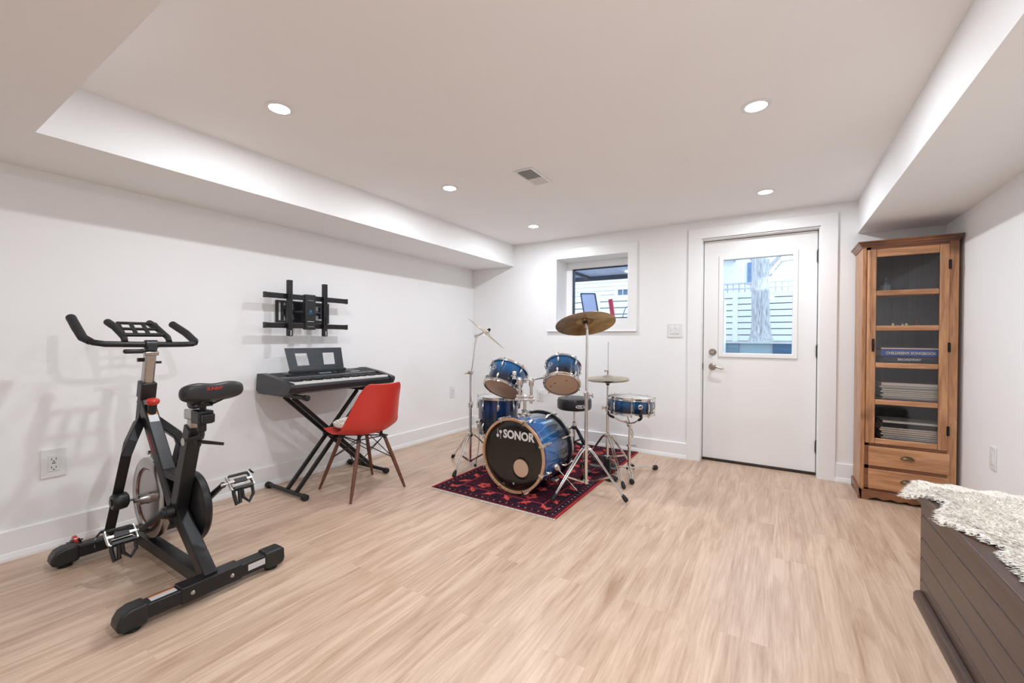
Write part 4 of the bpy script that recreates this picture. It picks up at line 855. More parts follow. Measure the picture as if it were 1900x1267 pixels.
# saddle and its slider
B.p('seat_post', MB().bar((1.005, YM, .70), (1.018, YM, .755), .040, .042), SILV, bev=.004)
B.p('seat_slider', MB().bar((.965, YM, .770), (1.12, YM, .770), .046, .046), SILV, bev=.007)
B.p('slider_clamp', MB().bar((1.055, YM, .768), (1.135, YM, .768), .060, .058).bar((1.13, YM, .768), (1.165, YM, .766), .046, .040).cyl((1.092, YM, .74), (1.092, YM, .70), .017, 14), PLAST, bev=.006)
B.p('slider_knob', MB().cyl((1.092, YM, .70), (1.093, YM, .682), .010, 10).tube([(1.095, YM, .680), (1.07, YM - .018, .672), (1.035, YM - .040, .662)], [.013, .010, .007], 10), PLAST)
B.p('height_lever', MB().lathe([(0, -.01), (.015, -.01), (.016, .012), (0, .014)], (1.045, YM, .652), (1, 0, .1), 16).tube([(1.055, YM, .652), (1.075, YM + .02, .648), (1.12, YM + .075, .635)], [.009, .0085, .007], 10), PLAST)
B.p('pin_washer', MB().lathe([(0, 0), (.003, 0), (.003, .0012), (0, .0012)], (.985, YM - .0292, .66), (0, -1, 0), 6).lathe([(0, 0), (.018, 0), (.018, .001), (0, .001)], (.975, YM - .0285, .645), (0, -1, 0), 24), mat('white_decal', (.7, .7, .7), .5, noise=.35, nscale=220))
sp_ = MB(); sp_.cyl((1.095, YM, .79), (1.10, YM, .835), .014, 12)
for dy in (-.022, .022): sp_.tube([(.99, YM + dy * .4, .850), (1.03, YM + dy, .828), (1.14, YM + dy, .826), (1.20, YM + dy * 1.6, .850)], .004, 8)
sp_.obox((1.10, YM, .826), (1, 0, 0), (0, 1, 0), (0, 0, 1), .045, .06, .022); B.p('saddle_rails', sp_, BLACKM)
# saddle body: sections along x
SAD = mat('saddle_vinyl', (.022, .022, .024), .42, noise=.2, nscale=40, bump=.1, bscale=200)
sec = [(.952, .012, .850, .822), (.962, .026, .872, .812), (.985, .032, .886, .808), (1.03, .040, .898, .818), (1.07, .055, .903, .828), (1.11, .082, .908, .836), (1.15, .108, .916, .842), (1.19, .122, .926, .848), (1.22, .122, .930, .855), (1.240, .108, .926, .862), (1.250, .080, .912, .872)]
sv = MB(); ns = 20
for x, hw, zt, zb in [(.996 + (q[0] - .952) * .78, q[1], q[2] + .002, q[3] - .016 * (1 if q[0] < 1.1 else .3)) for q in sec]:
    for k in range(ns):
        a = 2 * pi * k / ns; cy_ = cos(a); sz = sin(a); yy = hw * (abs(cy_) ** .75) * (1 if cy_ >= 0 else -1)
        groove = .012 * math.exp(-((yy) / .022) ** 2) * max(0, min(1, (x - .99) / .06)) if sz > 0 else 0
        zz = (zt + zb) / 2 + (zt - zb) / 2 * (abs(sz) ** .6) * (1 if sz >= 0 else -1) - groove
        sv.v.append(V(x, YM + yy, zz))
for i in range(len(sec) - 1):
    for k in range(ns): k2 = (k + 1) % ns; sv.f.append((i * ns + k, i * ns + k2, (i + 1) * ns + k2, (i + 1) * ns + k)); sv.mi.append(0)
sv.f.append(tuple(range(ns))); sv.f.append(tuple((len(sec) - 1) * ns + k for k in range(ns))); sv.mi += [0, 0]
so = B.p('saddle', sv, SAD, smooth=60); sb = so.modifiers.new('sub', 'SUBSURF'); sb.levels = sb.render_levels = 2
tl = text('SUNNY', .017, (1.228, YM - .040, .897), (0, 1, 0), (0, 0, 1), .0, bold=.0005, sx=1.05, shear=.2)
tl.v = [V(1.2335 - 5.0 * (v.y - YM) ** 2, v.y, v.z) for v in tl.v]
B.p('logo', tl, mat('red_print', (.55, .03, .03), .5), parent=so, smooth=0)
# red transport wheel and cables
B.p('transport_wheel', MB().lathe([(0, -.010), (.018, -.010), (.028, -.006), (.028, .006), (.018, .010), (0, .010)], (.262, -3.615, .088), (0, 1, 0), 24), REDP)
B.p('wheel_bracket', MB().box(.262, .30, -3.632, -3.628, .04, .10).box(.262, .30, -3.602, -3.598, .04, .10).cyl((.262, -3.645, .088), (.262, -3.585, .088), .004, 8), PLAST)
B.p('cable', MB().tube([(.74, YM + .028, .50), (.72, YM + .10, .56), (.745, YM + .12, .585), (.78, YM + .12, .575), (.77, YM + .08, .50), (.80, YM + .03, .45)], .0028, 6), PLAST)
B.p('cable', MB().tube([(.34, -3.50, .14), (.32, -3.53, .12), (.335, -3.56, .085), (.36, -3.565, .06)], .003, 6), SILV)

# ================================================================== TV MOUNT
t = T('tv_wall_bracket', (0, -2.25, 1.32), 'black empty television wall bracket above the keyboard', 'wall bracket')
wp = MB(); wp.wallhole(-2.475, -2.03, 1.235, 1.405, [(-2.458, -2.432, 1.25, 1.392), (-2.418, -2.395, 1.25, 1.300), (-2.418, -2.395, 1.335, 1.392), (-2.380, -2.335, 1.255, 1.305), (-2.380, -2.335, 1.335, 1.385), (-2.20, -2.07, 1.26, 1.305), (-2.20, -2.07, 1.335, 1.375)], 0, .02)
wp.v = [V(v.y, v.x, v.z) for v in wp.v]; t.p('wall_plate', wp, BLACKM, bev=.001)
for ya, yb_ in ((-2.40, -2.29), (-2.12, -2.23)):
    t.p('arm', MB().bar((.02, ya, 1.32), (.075, (ya + yb_) / 2 - .03, 1.32), .008, .022, side=(0, 0, 1)).bar((.02, ya, 1.320), (.11, yb_, 1.320), .026, .012).cyl((.03, ya, 1.27), (.03, ya, 1.37), .014, 12), BLACKM)
def zt(y, b): return b + (y + 2.25) * .012
for b_ in (1.428, 1.208):
    t.p('rail', MB().box(.105, .130, -2.612, -1.935, b_ - .019, b_ + .019), BLACK, bev=.002)
    for y in (-2.614, -1.933): t.p('end_cap', MB().box(.103, .132, y - .006, y + .006, b_ - .021, b_ + .021), PLAST, bev=.002)
t.p('centre_plate', MB().box(.100, .138, -2.315, -2.228, 1.180, 1.455), BLACKM, bev=.004)
t.p('printed_mark', MB().lathe([(0, 0), (.011, 0), (.011, .001), (0, .001)], (.1385, -2.272, 1.325), (1, 0, 0), 18).box(.138, .139, -2.292, -2.252, 1.305, 1.309), mat('blue_print', (.03, .16, .32), .4, noise=.3, nscale=200))
t.p('printed_text', MB().box(.138, .139, -2.298, -2.246, 1.243, 1.247).box(.138, .139, -2.298, -2.246, 1.203, 1.205).box(.138, .139, -2.298, -2.246, 1.408, 1.410), STICK)
for yc in (-2.448, -2.158):
    hs_ = [(yc - .004, yc + .004, 1.385 + i * .0165, 1.393 + i * .0165) for i in range(9)] + [(yc - .003, yc + .003, 1.22, 1.28)]
    br_ = MB().wallhole(yc - .016, yc + .016, 1.130, 1.548, hs_, .158, .162); br_.v = [V(v.y, v.x, v.z) for v in br_.v]
    br_.box(.132, .160, yc - .016, yc - .013, 1.130, 1.548).box(.132, .160, yc + .013, yc + .016, 1.130, 1.548)
    v_ = t.p('vertical_bracket', br_, BLACK, smooth=0)
    t.p('lock_tab', MB().box(.160, .166, yc - .018, yc + .016, 1.128, 1.175), PLAST, parent=v_, bev=.003); t.p('lock_stripe', MB().box(.1662, .1668, yc - .002, yc + .004, 1.133, 1.172), STICK, parent=v_)

# ================================================================== KEYBOARD + STAND
t = T('keyboard_stand', (.28, -2.2, 0), 'black double-braced X keyboard stand against the left wall', 'stand')
for y in (-2.545, -1.835):
    f_ = t.p('foot_bar', MB().cyl((.045, y, .026), (.515, y, .026), .0145, 14), BLACK)
    for x0_, x1_ in ((.03, .075), (.485, .53)): t.p('rubber_cap', MB().lathe([(0, 0), (.018, 0), (.022, .006), (.022, .039), (.018, .045), (0, .045)], (x0_, y, .022), (1, 0, 0), 16), RUBBER, parent=f_)
for xs, (ya, yb_) in (((.290, .400), (-2.540, -1.950)), ((.235, .345), (-1.842, -2.535))):
    for x in xs: t.p('cross_tube', MB().bar((x, ya, .035), (x, yb_, .690), .020, .028, side=(1, 0, 0)), BLACK, bev=.004)
t.p('pivot_bolt', MB().cyl((.22, -2.208, .365), (.42, -2.208, .365), .012, 14).lathe([(0, 0), (.022, 0), (.022, .012), (0, .012)], (.412, -2.208, .365), (1, 0, 0), 6), PLAST)
for y in (-2.535, -1.945):
    f_ = t.p('support_arm', MB().box(.07, .50, y - .015, y + .015, .690, .716), BLACK, bev=.003)
    t.p('rubber_cap', MB().lathe([(0, 0), (.020, 0), (.021, .035), (.016, .042), (0, .042)], (.485, y, .703), (1, 0, 0), 16), RUBBER, parent=f_)
KX0, KX1, KY0, KY1 = .085, .505, -2.655, -1.745
K = T('electronic_keyboard', (.3, -2.2, .718), 'black electronic piano keyboard on the X stand', 'keyboard')
KB = mat('keyboard_black', (.022, .023, .026), .38, noise=.15, nscale=30, bump=.05, bscale=300)
body = [(KX0, .745), (KX0 + .012, .853), (KX0 + .06, .858), (.335, .832), (.345, .800), (KX1 - .022, .795), (KX1 - .004, .795), (KX1, .780), (KX1 - .01, .745), (.40, .722), (.20, .718), (KX0 + .03, .722)]
K.p('case', MB().prism(body, (0, KY1 - .045, 0), (1, 0, 0), (0, 0, 1), KY1 - KY0 - .09), KB, smooth=25, bev=.002)
endp = [(KX0 - .004, .742), (KX0 + .008, .858), (KX0 + .06, .862), (.34, .836), (KX1 - .02, .806), (KX1 + .006, .798), (KX1 + .010, .780), (KX1 - .008, .745), (.40, .720), (.20, .7165), (KX0 + .03, .7165)]
for y in (KY0 + .045, KY1): K.p('end_cheek', MB().prism(endp, (0, y, 0), (1, 0, 0), (0, 0, 1), .045), KB, smooth=25, bev=.003)
nW = 36; y0k, y1k = KY0 + .05, KY1 - .05; kw = (y1k - y0k) / nW
KEYW = mat('white_key', (.80, .79, .75), .3, noise=.02); KEYB = mat('black_key', (.012, .012, .013), .3, noise=.1)
for i in range(nW):
    K.p('white_key', MB().box(.352, KX1 - .024, y0k + i * kw + .0006, y0k + (i + 1) * kw - .0006, .797, .8105), KEYW, smooth=0)
for i in range(nW - 1):
    if (nW - 1 - i) % 7 in (1, 2, 4, 5, 6): yk_ = y0k + (i + 1) * kw; K.p('black_key', MB().box(.352, .428, yk_ - .0065, yk_ + .0065, .811, .822), KEYB, smooth=0, bev=.0015)
sl = V(.335 - (KX0 + .06), 0, .832 - .858).normalized(); sn_ = V(-sl.z, 0, sl.x)
def kp(f, y, h=0): p_ = V(KX0 + .06, 0, .858) + (V(.335, 0, .832) - V(KX0 + .06, 0, .858)) * f + sn_ * h; return V(p_.x, y, p_.z)
dm = MB()
for i in range(61): dm.obox(kp(.93, KY0 + .06 + i * (KY1 - KY0 - .12) / 60, .0006), (0, 1, 0), sl, sn_, .006, .007, .001)
K.p('printed_dots', dm, STICK, smooth=0)
K.p('display', MB().obox(kp(.50, -2.22, .0015), (0, 1, 0), sl, sn_, .105, .045, .003), mat('lcd_grey', (.28, .33, .37), .2, noise=.1), bev=.001)
K.p('data_dial', MB().lathe([(0, 0), (.020, 0), (.020, .006), (.017, .008), (0, .008)], kp(.55, -2.09, 0), sn_, 24), KEYB)
bt_ = MB()
for r_ in range(3):
    for i in range(26): 
        y = KY0 + .20 + i * .024
        if abs(y + 2.22) < .066 and r_ < 2 or abs(y + 2.09) < .035: continue
        bt_.obox(kp(.42 + r_ * .16, y, .0012), (0, 1, 0), sl, sn_, .014, .008, .0025)
K.p('buttons', bt_, mat('charcoal_buttons', (.055, .058, .065), .4, noise=.2, nscale=60), smooth=0)
K.p('volume_knob', MB().lathe([(0, 0), (.013, 0), (.012, .010), (0, .010)], kp(.6, KY0 + .13, 0), sn_, 16), KEYB)
K.p('light_button_panel', MB().obox(kp(.62, -1.955, .0012), (0, 1, 0), sl, sn_, .085, .012, .002), STICK)
sg_ = MB()
for i in range(14):
    for y in (KY0 + .09, KY1 - .09): sg_.obox(kp(.05 + i * .05, y, .0004), (0, 1, 0), sl, sn_, .10, .004, .0012)
K.p('speaker_grille', sg_, KEYB, smooth=0)
# music rest
M = T('music_rest', (.18, -2.24, .86), 'black music rest with two square cut-outs standing on the keyboard', 'music stand')
mr_ = MB().wallhole(0, .475, 0, .170, [(.068, .165, .035, .130), (.300, .400, .035, .130)], 0, .006)
uA, uB = V(0, 1, 0), V(-.22, 0, .975).normalized(); o_ = V(.215, -2.505, .872); nB = uA.cross(uB)
# slight taper: bottom narrower on the left
mr_.v = [o_ + uA * (v.x + (.020 * (1 - v.z / .17) if v.x < .2 else .012 * (1 - v.z / .17) * 0)) + uB * v.z + nB * v.y for v in mr_.v]
M.p('board', mr_, mat('rest_black', (.028, .035, .042), .3, noise=.1), smooth=0, bev=.0015)
M.p('ledge', MB().box(.205, .240, -2.490, -2.022, .852, .874), KB, bev=.004)
lgm = text('YAMAHA', .016, o_ + uA * .232 + uB * .092 + nB * .0072, uA, uB, 0, align='CENTER', bold=.0003); M.p('lettering', lgm, mat('faint_print', (.05, .055, .06), .4), smooth=0)

# ================================================================== CHAIR
ang = math.atan2(.056, -.431)
Cc = T('chair', (.634, -2.168, 0), 'red moulded shell chair with walnut dowel legs at the keyboard', 'chair', rot=Euler((0, 0, ang)))
RED = mat('red_shell', (.66, .045, .032), .38, noise=.04, nscale=6)
prof = [(.225, .425), (.215, .443), (.185, .452), (.12, .440), (.04, .424), (-.04, .418), (-.11, .422), (-.165, .442), (-.205, .48), (-.232, .54), (-.25, .60), (-.265, .66), (-.280, .72), (-.292, .770), (-.300, .80)]
hwid = [.165, .190, .208, .218, .224, .226, .226, .222, .214, .204, .192, .178, .164, .148, .122]
def shellmesh(off=0):
    mb = MB(); nu = 16
    for i, ((x, z), hw) in enumerate(zip(prof, hwid)):
        a = prof[max(0, i - 1)]; b = prof[min(len(prof) - 1, i + 1)]; tx_, tz_ = b[0] - a[0], b[1] - a[1]; l = math.hypot(tx_, tz_); nx_, nz_ = tz_ / l, -tx_ / l   # towards the sitter
        if i < 2: nx_, nz_ = 0, 1
        curl = [0, 0, .002, .005, .010, .026, .056, .086, .096, .092, .084, .072, .056, .036, .02][i]
        for k in range(nu + 1):
            u = -1 + 2 * k / nu; c_ = curl * abs(u) ** 2.4
            lip = .004 * max(0, abs(u) - .9) * 10
            mb.v.append(V(x + nx_ * (c_ + off), u * hw * 1, z + nz_ * (c_ + off)))
    n = nu + 1
    for i in range(len(prof) - 1):
        for k in range(nu): mb.f.append((i * n + k, i * n + k + 1, (i + 1) * n + k + 1, (i + 1) * n + k)); mb.mi.append(0)
    return mb
so = Cc.p('seat_shell', shellmesh(), RED, smooth=80)
sm = so.modifiers.new('sub', 'SUBSURF'); sm.levels = sm.render_levels = 2; sd2 = so.modifiers.new('solid', 'SOLIDIFY'); sd2.thickness = .007; sd2.offset = 0
for sx, sy in ((1, 1), (1, -1), (-1, 1), (-1, -1)):
    top, bot = V(.125 * sx - .0, .105 * sy, .385), V(.217 * sx, .2195 * sy, 0)
    l_ = Cc.p('leg', MB().tube([top, top + (bot - top) * .35, top + (bot - top) * .75, bot], [.0125, .0145, .0125, .0085], 16), WALNUT)
    Cc.p('leg_cap', MB().tube([top + (top - bot).normalized() * .008, top - (top - bot).normalized() * .010], .0138, 12), BLACKM, parent=l_)
    Cc.p('bolt', MB().sphere(top + (bot - top) * .50 + V(.0, 0, 0), .006, 8, 6), CHROME, parent=l_)
WR = .0042
fr_ = MB(); tpz = .395
for sy in (1, -1): fr_.tube([(.14, .12 * sy, tpz), (-.14, .12 * sy, tpz)], WR, 8)
for sx in (1, -1): fr_.tube([(.125 * sx, .13, tpz), (.125 * sx, -.13, tpz)], WR, 8)
fr_.tube([(.13, .12, tpz), (-.13, -.12, tpz)], WR, 8); fr_.tube([(.13, -.12, tpz), (-.13, .12, tpz)], WR, 8)
for a, b in (((1, 1), (1, -1)), ((1, -1), (-1, -1)), ((-1, -1), (-1, 1)), ((-1, 1), (1, 1))):
    for p_, q in ((a, b), (b, a)):
        lo = V(.125 * p_[0] + .092 * .42 * p_[0], (.105 + .1145 * .42) * p_[1], .385 * .56 + .01); hi = V(.11 * q[0], .10 * q[1], .385)
        fr_.tube([lo, hi], WR * .8, 6)
Cc.p('wire_bracing', fr_, BLACKM)
for mx_, my_, mz_ in ((.11, .09, .440), (.11, -.09, .440), (-.10, .09, .425), (-.10, -.09, .425)): Cc.p('seat_mount', MB().cyl((mx_, my_, .385), (mx_, my_, mz_), .012, 10), RUBBER)
WOOL = mat('cream_wool', (.95, .90, .82), .95, noise=.05, nscale=60, sheen=.5)
R_ = Matrix.Rotation(ang, 3, 'Z')
def fur(mb, base, nrm_, length, lean, w_=.0035):
    s_ = Vector(lean) * length; a = random.uniform(0, 2 * pi); sd = V(cos(a), sin(a), 0) * w_
    p1 = base + nrm_ * length * .6 + s_ * .4; p2 = base + nrm_ * length * .8 + s_
    mb.add([base - sd, base + sd, p1 + sd * .7, p1 - sd * .7, p2], [(0, 1, 2, 3), (3, 2, 4)])
pad = MB().sphere((0, 0, 0), 1, 24, 14); pv = []
for v in pad.v: pv.append(V(v.x * .150 + .050, v.y * .185, .480 + v.z * .034 + .006 * random.random()))
pad.v = [R_ @ v + V(.634, -2.168, 0) for v in pv]
basev = list(pad.v)
for _ in range(3500):
    a = random.uniform(0, 2 * pi); r_ = sqrt(random.random()); z_ = sqrt(max(0, 1 - r_ * r_))
    p_ = R_ @ V(r_ * cos(a) * .150 + .050, r_ * sin(a) * .185, .480 + z_ * .034) + V(.634, -2.168, 0)
    fur(pad, p_, V(0, 0, 1), random.uniform(.008, .016), (cos(a + ang) * r_, sin(a + ang) * r_, 0))
thing1('seat_cushion', pad, WOOL, (.634, -2.168, .45), 'fluffy white wool pad on the red chair', 'cushion', smooth=60)

# ================================================================== CABINET
CX0, CX1, CYF, CYB = 3.757, 4.245, -.36, -.03
Cb = T('cabinet', ((CX0 + CX1) / 2, -.2, 0), 'tall honey pine cabinet with a glazed door and two drawers', 'cabinet')
pl = MB()
sc = []
n = 40
for i in range(n + 1):
    f = i / n; z = .0 if (f < .12 or f > .88) else .012 + .010 * sin((f - .12) / .76 * pi * 5) ** 2; sc.append((f, z))
pl.prism([(CX0 - .012 + f * (CX1 - CX0 + .020), z) for f, z in sc] + [(CX1 + .008, .072), (CX0 - .012, .072)], (0, CYF - .014, 0), (1, 0, 0), (0, 0, 1), -.022)
pl.prism([(CYF - .014 + f * (CYB - CYF + .01), z) for f, z in sc] + [(CYB - .004, .072), (CYF - .014, .072)], (CX0 - .012, 0, 0), (0, 1, 0), (0, 0, 1), .02)
Cb.p('plinth', pl, PINED, bev=.002)
Cb.p('side_panel', MB().box(CX0, CX0 + .018, CYF + .002, CYB, .06, 1.79), PINE); Cb.p('side_panel', MB().box(CX1 - .018, CX1, CYF + .002, CYB, .0, 1.79), PINE)
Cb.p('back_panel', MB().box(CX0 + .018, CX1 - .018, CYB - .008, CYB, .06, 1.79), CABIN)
Cb.p('front_stile', MB().box(CX0 + .018, 3.801, CYF, CYF + .028, .07, 1.79), PINED); Cb.p('corner_post', MB().box(CX0 - .002, CX0 + .022, CYF - .002, CYF + .03, .07, 1.79), PINE, bev=.003); Cb.p('corner_post', MB().box(4.200, CX1 + .001, CYF - .002, CYF + .03, .0, 1.79), PINE, bev=.003)
for za, zb_ in ((.385, .404), (.222, .246), (.060, .082), (1.768, 1.80)): Cb.p('face_rail', MB().box(CX0 + .02, 4.2, CYF, CYF + .025, za, zb_), PINED)
crp = [(0, 1.785), (-.006, 1.785), (-.010, 1.797), (-.016, 1.800), (-.020, 1.812), (-.030, 1.818), (-.030, 1.826), (0, 1.826)]
cw = MB(); loops = []
def crown(o_, x_, y_):
    return [V(x_, y_, z) for q, z in crp]
pts = []
for q, z in crp: pts.append([V(CX0 + q, CYB, z), V(CX0 + q, CYF + q, z), V(CX1 - q * .55, CYF + q, z), V(CX1 - q * .55, CYB, z)])
k = len(crp); vs = [p_ for row in pts for p_ in row]
cw.add(vs, [(i * 4 + j, i * 4 + j + 1, ((i + 1) % k) * 4 + j + 1, ((i + 1) % k) * 4 + j) for i in range(k) for j in range(3)] + [tuple(i * 4 for i in range(k)), tuple(i * 4 + 3 for i in reversed(range(k)))])
cw.box(CX0, CX1, CYF, CYB, 1.80, 1.824)
Cb.p('cornice', cw, PINED)
for z in (1.448, 1.208, .948, .688): Cb.p('shelf', MB().box(CX0 + .018, CX1 - .018, CYF + .022, CYB - .008, z - .008, z + .008), PINED)
Cb.p('shelf', MB().box(CX0 + .018, CX1 - .018, CYF + .03, CYB - .008, .405, .425), PINED)
d0, d1, db, dt_ = 3.782, 4.198, .404, 1.766
df = MB(); yF, yBk = CYF - .018, CYF
dfo = Cb.p('door', MB().box(d0, d0 + .048, yF, yBk, db, dt_).box(d1 - .046, d1, yF, yBk, db, dt_), PINE, bev=.003)
rl = MB(); 
for z0, z1 in ((db, .442), (.680, .715), (.938, .973), (1.196, 1.231), (1.440, 1.476), (1.712, dt_)):
    Cb.p('door_rail', MB().box(d0 + .048, d1 - .046, yF + .001, yBk, z0, z1), PINEH, parent=dfo, bev=.005)
Cb.p('glass_pane', MB().box(d0 + .046, d1 - .044, yF + .009, yF + .012, .44, 1.714), GLASSC, parent=dfo)
Cb.p('stile_bead', MB().box(d0 + .002, d0 + .016, yF - .006, yF, db + .005, dt_ - .005), PINE, parent=dfo, bev=.004)
Cb.p('door_handle', MB().tube([(d0 + .034, yF, 1.125), (d0 + .034, yF - .016, 1.118), (d0 + .034, yF - .020, 1.095), (d0 + .034, yF - .016, 1.070), (d0 + .034, yF, 1.062)], [.004, .0045, .006, .0045, .004], 10).obox((d0 + .034, yF - .001, 1.094), (1, 0, 0), (0, 1, 0), (0, 0, 1), .014, .002, .09), mat('black_iron', (.02, .018, .016), .45, .6, noise=.2), parent=dfo)
for z in (1.63, 1.085, .535): Cb.p('hinge', MB().box(4.192, 4.206, yF - .003, CYF - .002, z - .030, z + .030).cyl((4.199, yF - .003, z - .032), (4.199, yF - .003, z + .032), .004, 8), mat('black_iron', (.02, .018, .016), .45), parent=dfo)
for z0, z1, in ((.246, .383), (.084, .222)):
    dr = Cb.p('drawer', MB().box(3.800, 4.212, CYF - .014, CYF + .01, z0, z1), PINEH, bev=.004)
    zc = (z0 + z1) / 2 + .004; xc = 4.005
    cp_ = MB(); nu = 14; ns_ = 8
    for i in range(nu + 1):
        a = pi * i / nu
        for k2 in range(ns_ + 1):
            b_ = (pi / 2) * k2 / ns_; r_ = cos(b_) 
            cp_.v.append(V(xc + .036 * cos(a) * (.25 + .75 * r_) , CYF - .014 - .022 * sin(b_), zc - .004 + .022 * sin(a) * (.2 + .8 * r_)))
    for i in range(nu):
        for k2 in range(ns_): q = ns_ + 1; cp_.f.append((i * q + k2, i * q + k2 + 1, (i + 1) * q + k2 + 1, (i + 1) * q + k2)); cp_.mi.append(0)
    h_ = Cb.p('cup_handle', cp_, mat('old_brass', (.16, .12, .07), .4, .8, noise=.3, nscale=30), parent=dr); q2 = h_.modifiers.new('s', 'SOLIDIFY'); q2.thickness = .002
# things inside the cabinet
def bottle():
    t = T('glass_bottle', (3.905, -.22, 1.4565), 'dark glass bottle on the top shelf of the pine cabinet', 'bottle')
    t.p('body', MB().lathe([(0, 0), (.026, 0), (.028, .01), (.028, .075), (.022, .092), (.011, .104), (.011, .122), (.015, .124), (.015, .130), (0, .130)], (3.905, -.22, 1.4565), (0, 0, 1), 24), mat('smoky_glass', (.10, .15, .15), .08, noise=.3, nscale=40, coat=.5))
    t.p('label', MB().lathe([(.0284, .02), (.0284, .07)], (3.905, -.22, 1.4565), (0, 0, 1), 24), mat('pale_label', (.30, .36, .36), .5, noise=.5, nscale=60))
bottle()
thing1('glass_jar', MB().lathe([(0, 0), (.018, 0), (.020, .006), (.019, .03), (.015, .036), (.017, .046), (0, .046)], (4.02, -.20, 1.4565), (0, 0, 1), 20), mat('smoky_glass', (.10, .15, .15), .08), (4.02, -.20, 1.4565), 'small squat glass jar right of the dark bottle in the cabinet', 'jar')
thing1('bowl', MB().lathe([(0, 0), (.025, 0), (.034, .022), (.032, .022), (.023, .004), (0, .004)], (3.83, -.25, 1.4565), (0, 0, 1), 20), mat('smoky_glass', (.10, .15, .15), .08), (3.83, -.25, 1.4565), 'tiny dark bowl at the left end of the top cabinet shelf', 'bowl')
BRS = mat('polished_brass', (.65, .52, .30), .3, 1, noise=.1)
g = MB()
for dx, zz in ((0, .036), (.026, .022), (.05, .026), (.072, .034)): g.box(3.945 + dx - .007, 3.945 + dx + .007, -.235, -.222, 1.2165, 1.2165 + zz)
g.box(3.935, 4.03, -.236, -.220, 1.2165, 1.2225); g.sphere((3.997, -.228, 1.247), .009, 10, 8)
thing1('brass_ornament', g, BRS, (3.98, -.228, 1.2165), 'small brass toy train ornament on the second cabinet shelf', 'ornament', bev=.0015)
thing1('figurine', MB().lathe([(0, 0), (.018, 0), (.016, .02), (.010, .034), (.013, .044), (.009, .056), (0, .058)], (4.075, -.21, 1.2165), (0, 0, 1), 16), mat('dull_copper', (.22, .12, .09), .5, .3, noise=.3), (4.075, -.21, 1.2165), 'small rounded copper figurine right of the brass ornament', 'figurine')
PAGES = mat('book_pages', (.95, .84, .70), .8, noise=.12, nscale=4, stretch=(1, 1, 260))
def book(x0, x1, z, th, cover, label, dy=0, group='books in the glazed cabinet', pages=True, name='book', cat='book'):
    y0, y1 = -.330 + dy, -.095 + dy; t = T(name, ((x0 + x1) / 2, (y0 + y1) / 2, z), label, cat, group)
    cvt = min(.0022, th * .22)
    if pages:
        t.p('cover', MB().box(x0, x1, y0, y1, z, z + cvt).box(x0, x1, y0, y1, z + th - cvt, z + th).box(x0, x1, y1 - .003, y1, z, z + th), cover); t.p('pages', MB().box(x0 + .003, x1 - .003, y0 + .003, y1 - .003, z + cvt, z + th - cvt), PAGES)
    else: t.p('cover', MB().box(x0, x1, y0, y0 + .003, z, z + th).box(x0, x1, y0, y1, z, z + cvt).box(x0, x1, y0, y1, z + th - cvt, z + th), cover); t.p('pages', MB().box(x0 + .003, x1 - .003, y0 + .003, y1, z + cvt, z + th - cvt), PAGES)
    return t
def cvr(n_, c_): return mat('cover_' + n_, c_, .4, noise=.08, nscale=30)
z = .957
b = book(3.885, 4.19, z, .016, cvr('white', (.62, .60, .58)), 'thin white book at the bottom of the pile on the third cabinet shelf', pages=False); z += .0165
b = book(3.878, 4.20, z, .044, cvr('navy', (.012, .018, .035)), 'dark navy songbook under the bright blue one', pages=False)
b.p('lettering', text('BROADWAY', .021, (3.955, -.3305, z + .016), (1, 0, 0), (0, 0, 1), .0003, bold=.0008, sx=1.0), WLET, smooth=0); z += .0445
b = book(3.868, 4.20, z, .048, cvr('blue', (.03, .075, .42)), "bright blue songbook with yellow spine letters in the cabinet", pages=False, dy=-.003)
b.p('lettering', text("CHILDREN'S SONGBOOK", .0245, (3.892, -.3335, z + .015), (1, 0, 0), (0, 0, 1), .0003, bold=.0010, sx=.92), mat('yellow_print', (.72, .68, .40), .5), smooth=0); z += .0485
book(3.865, 4.18, z, .012, cvr('rose', (.42, .16, .14)), 'thin rose-edged book on top of the bright blue songbook')
z = .697
for th, x0, cn_, cc_, lb in ((.020, 3.888, 'purple', (.32, .07, .30), 'purple-spined book at the bottom of the fourth shelf pile'), (.008, 3.870, 'black', (.02, .02, .02), 'thin black booklet on the purple-spined book'), (.011, 3.876, 'grey', (.35, .34, .33), 'thin grey booklet, third from the bottom of the fourth shelf pile'),
    (.013, 3.866, 'tan', (.40, .28, .18), 'tan booklet in the middle of the fourth shelf pile'), (.012, 3.880, 'cream', (.62, .55, .45), 'cream booklet above the tan one'), (.013, 3.864, 'brown', (.22, .14, .10), 'brown-covered book above the cream booklet'),
    (.013, 3.872, 'sand', (.50, .42, .32), 'sand-coloured booklet below the dark one, fourth shelf'), (.007, 3.868, 'black', (.02, .02, .02), 'thin black booklet near the top of the fourth shelf pile'), (.010, 3.858, 'white', (.62, .60, .58), 'white booklet sticking out under the red-brown book'), (.026, 3.868, 'maroon', (.28, .08, .07), 'thick red-brown book, topmost on the fourth shelf')):
    b = book(x0, 4.185 - random.uniform(0, .01), z, th, cvr(cn_, cc_), lb, dy=random.uniform(-.006, .004), pages=(cn_ != 'purple')); z += th + .0006
z = .426
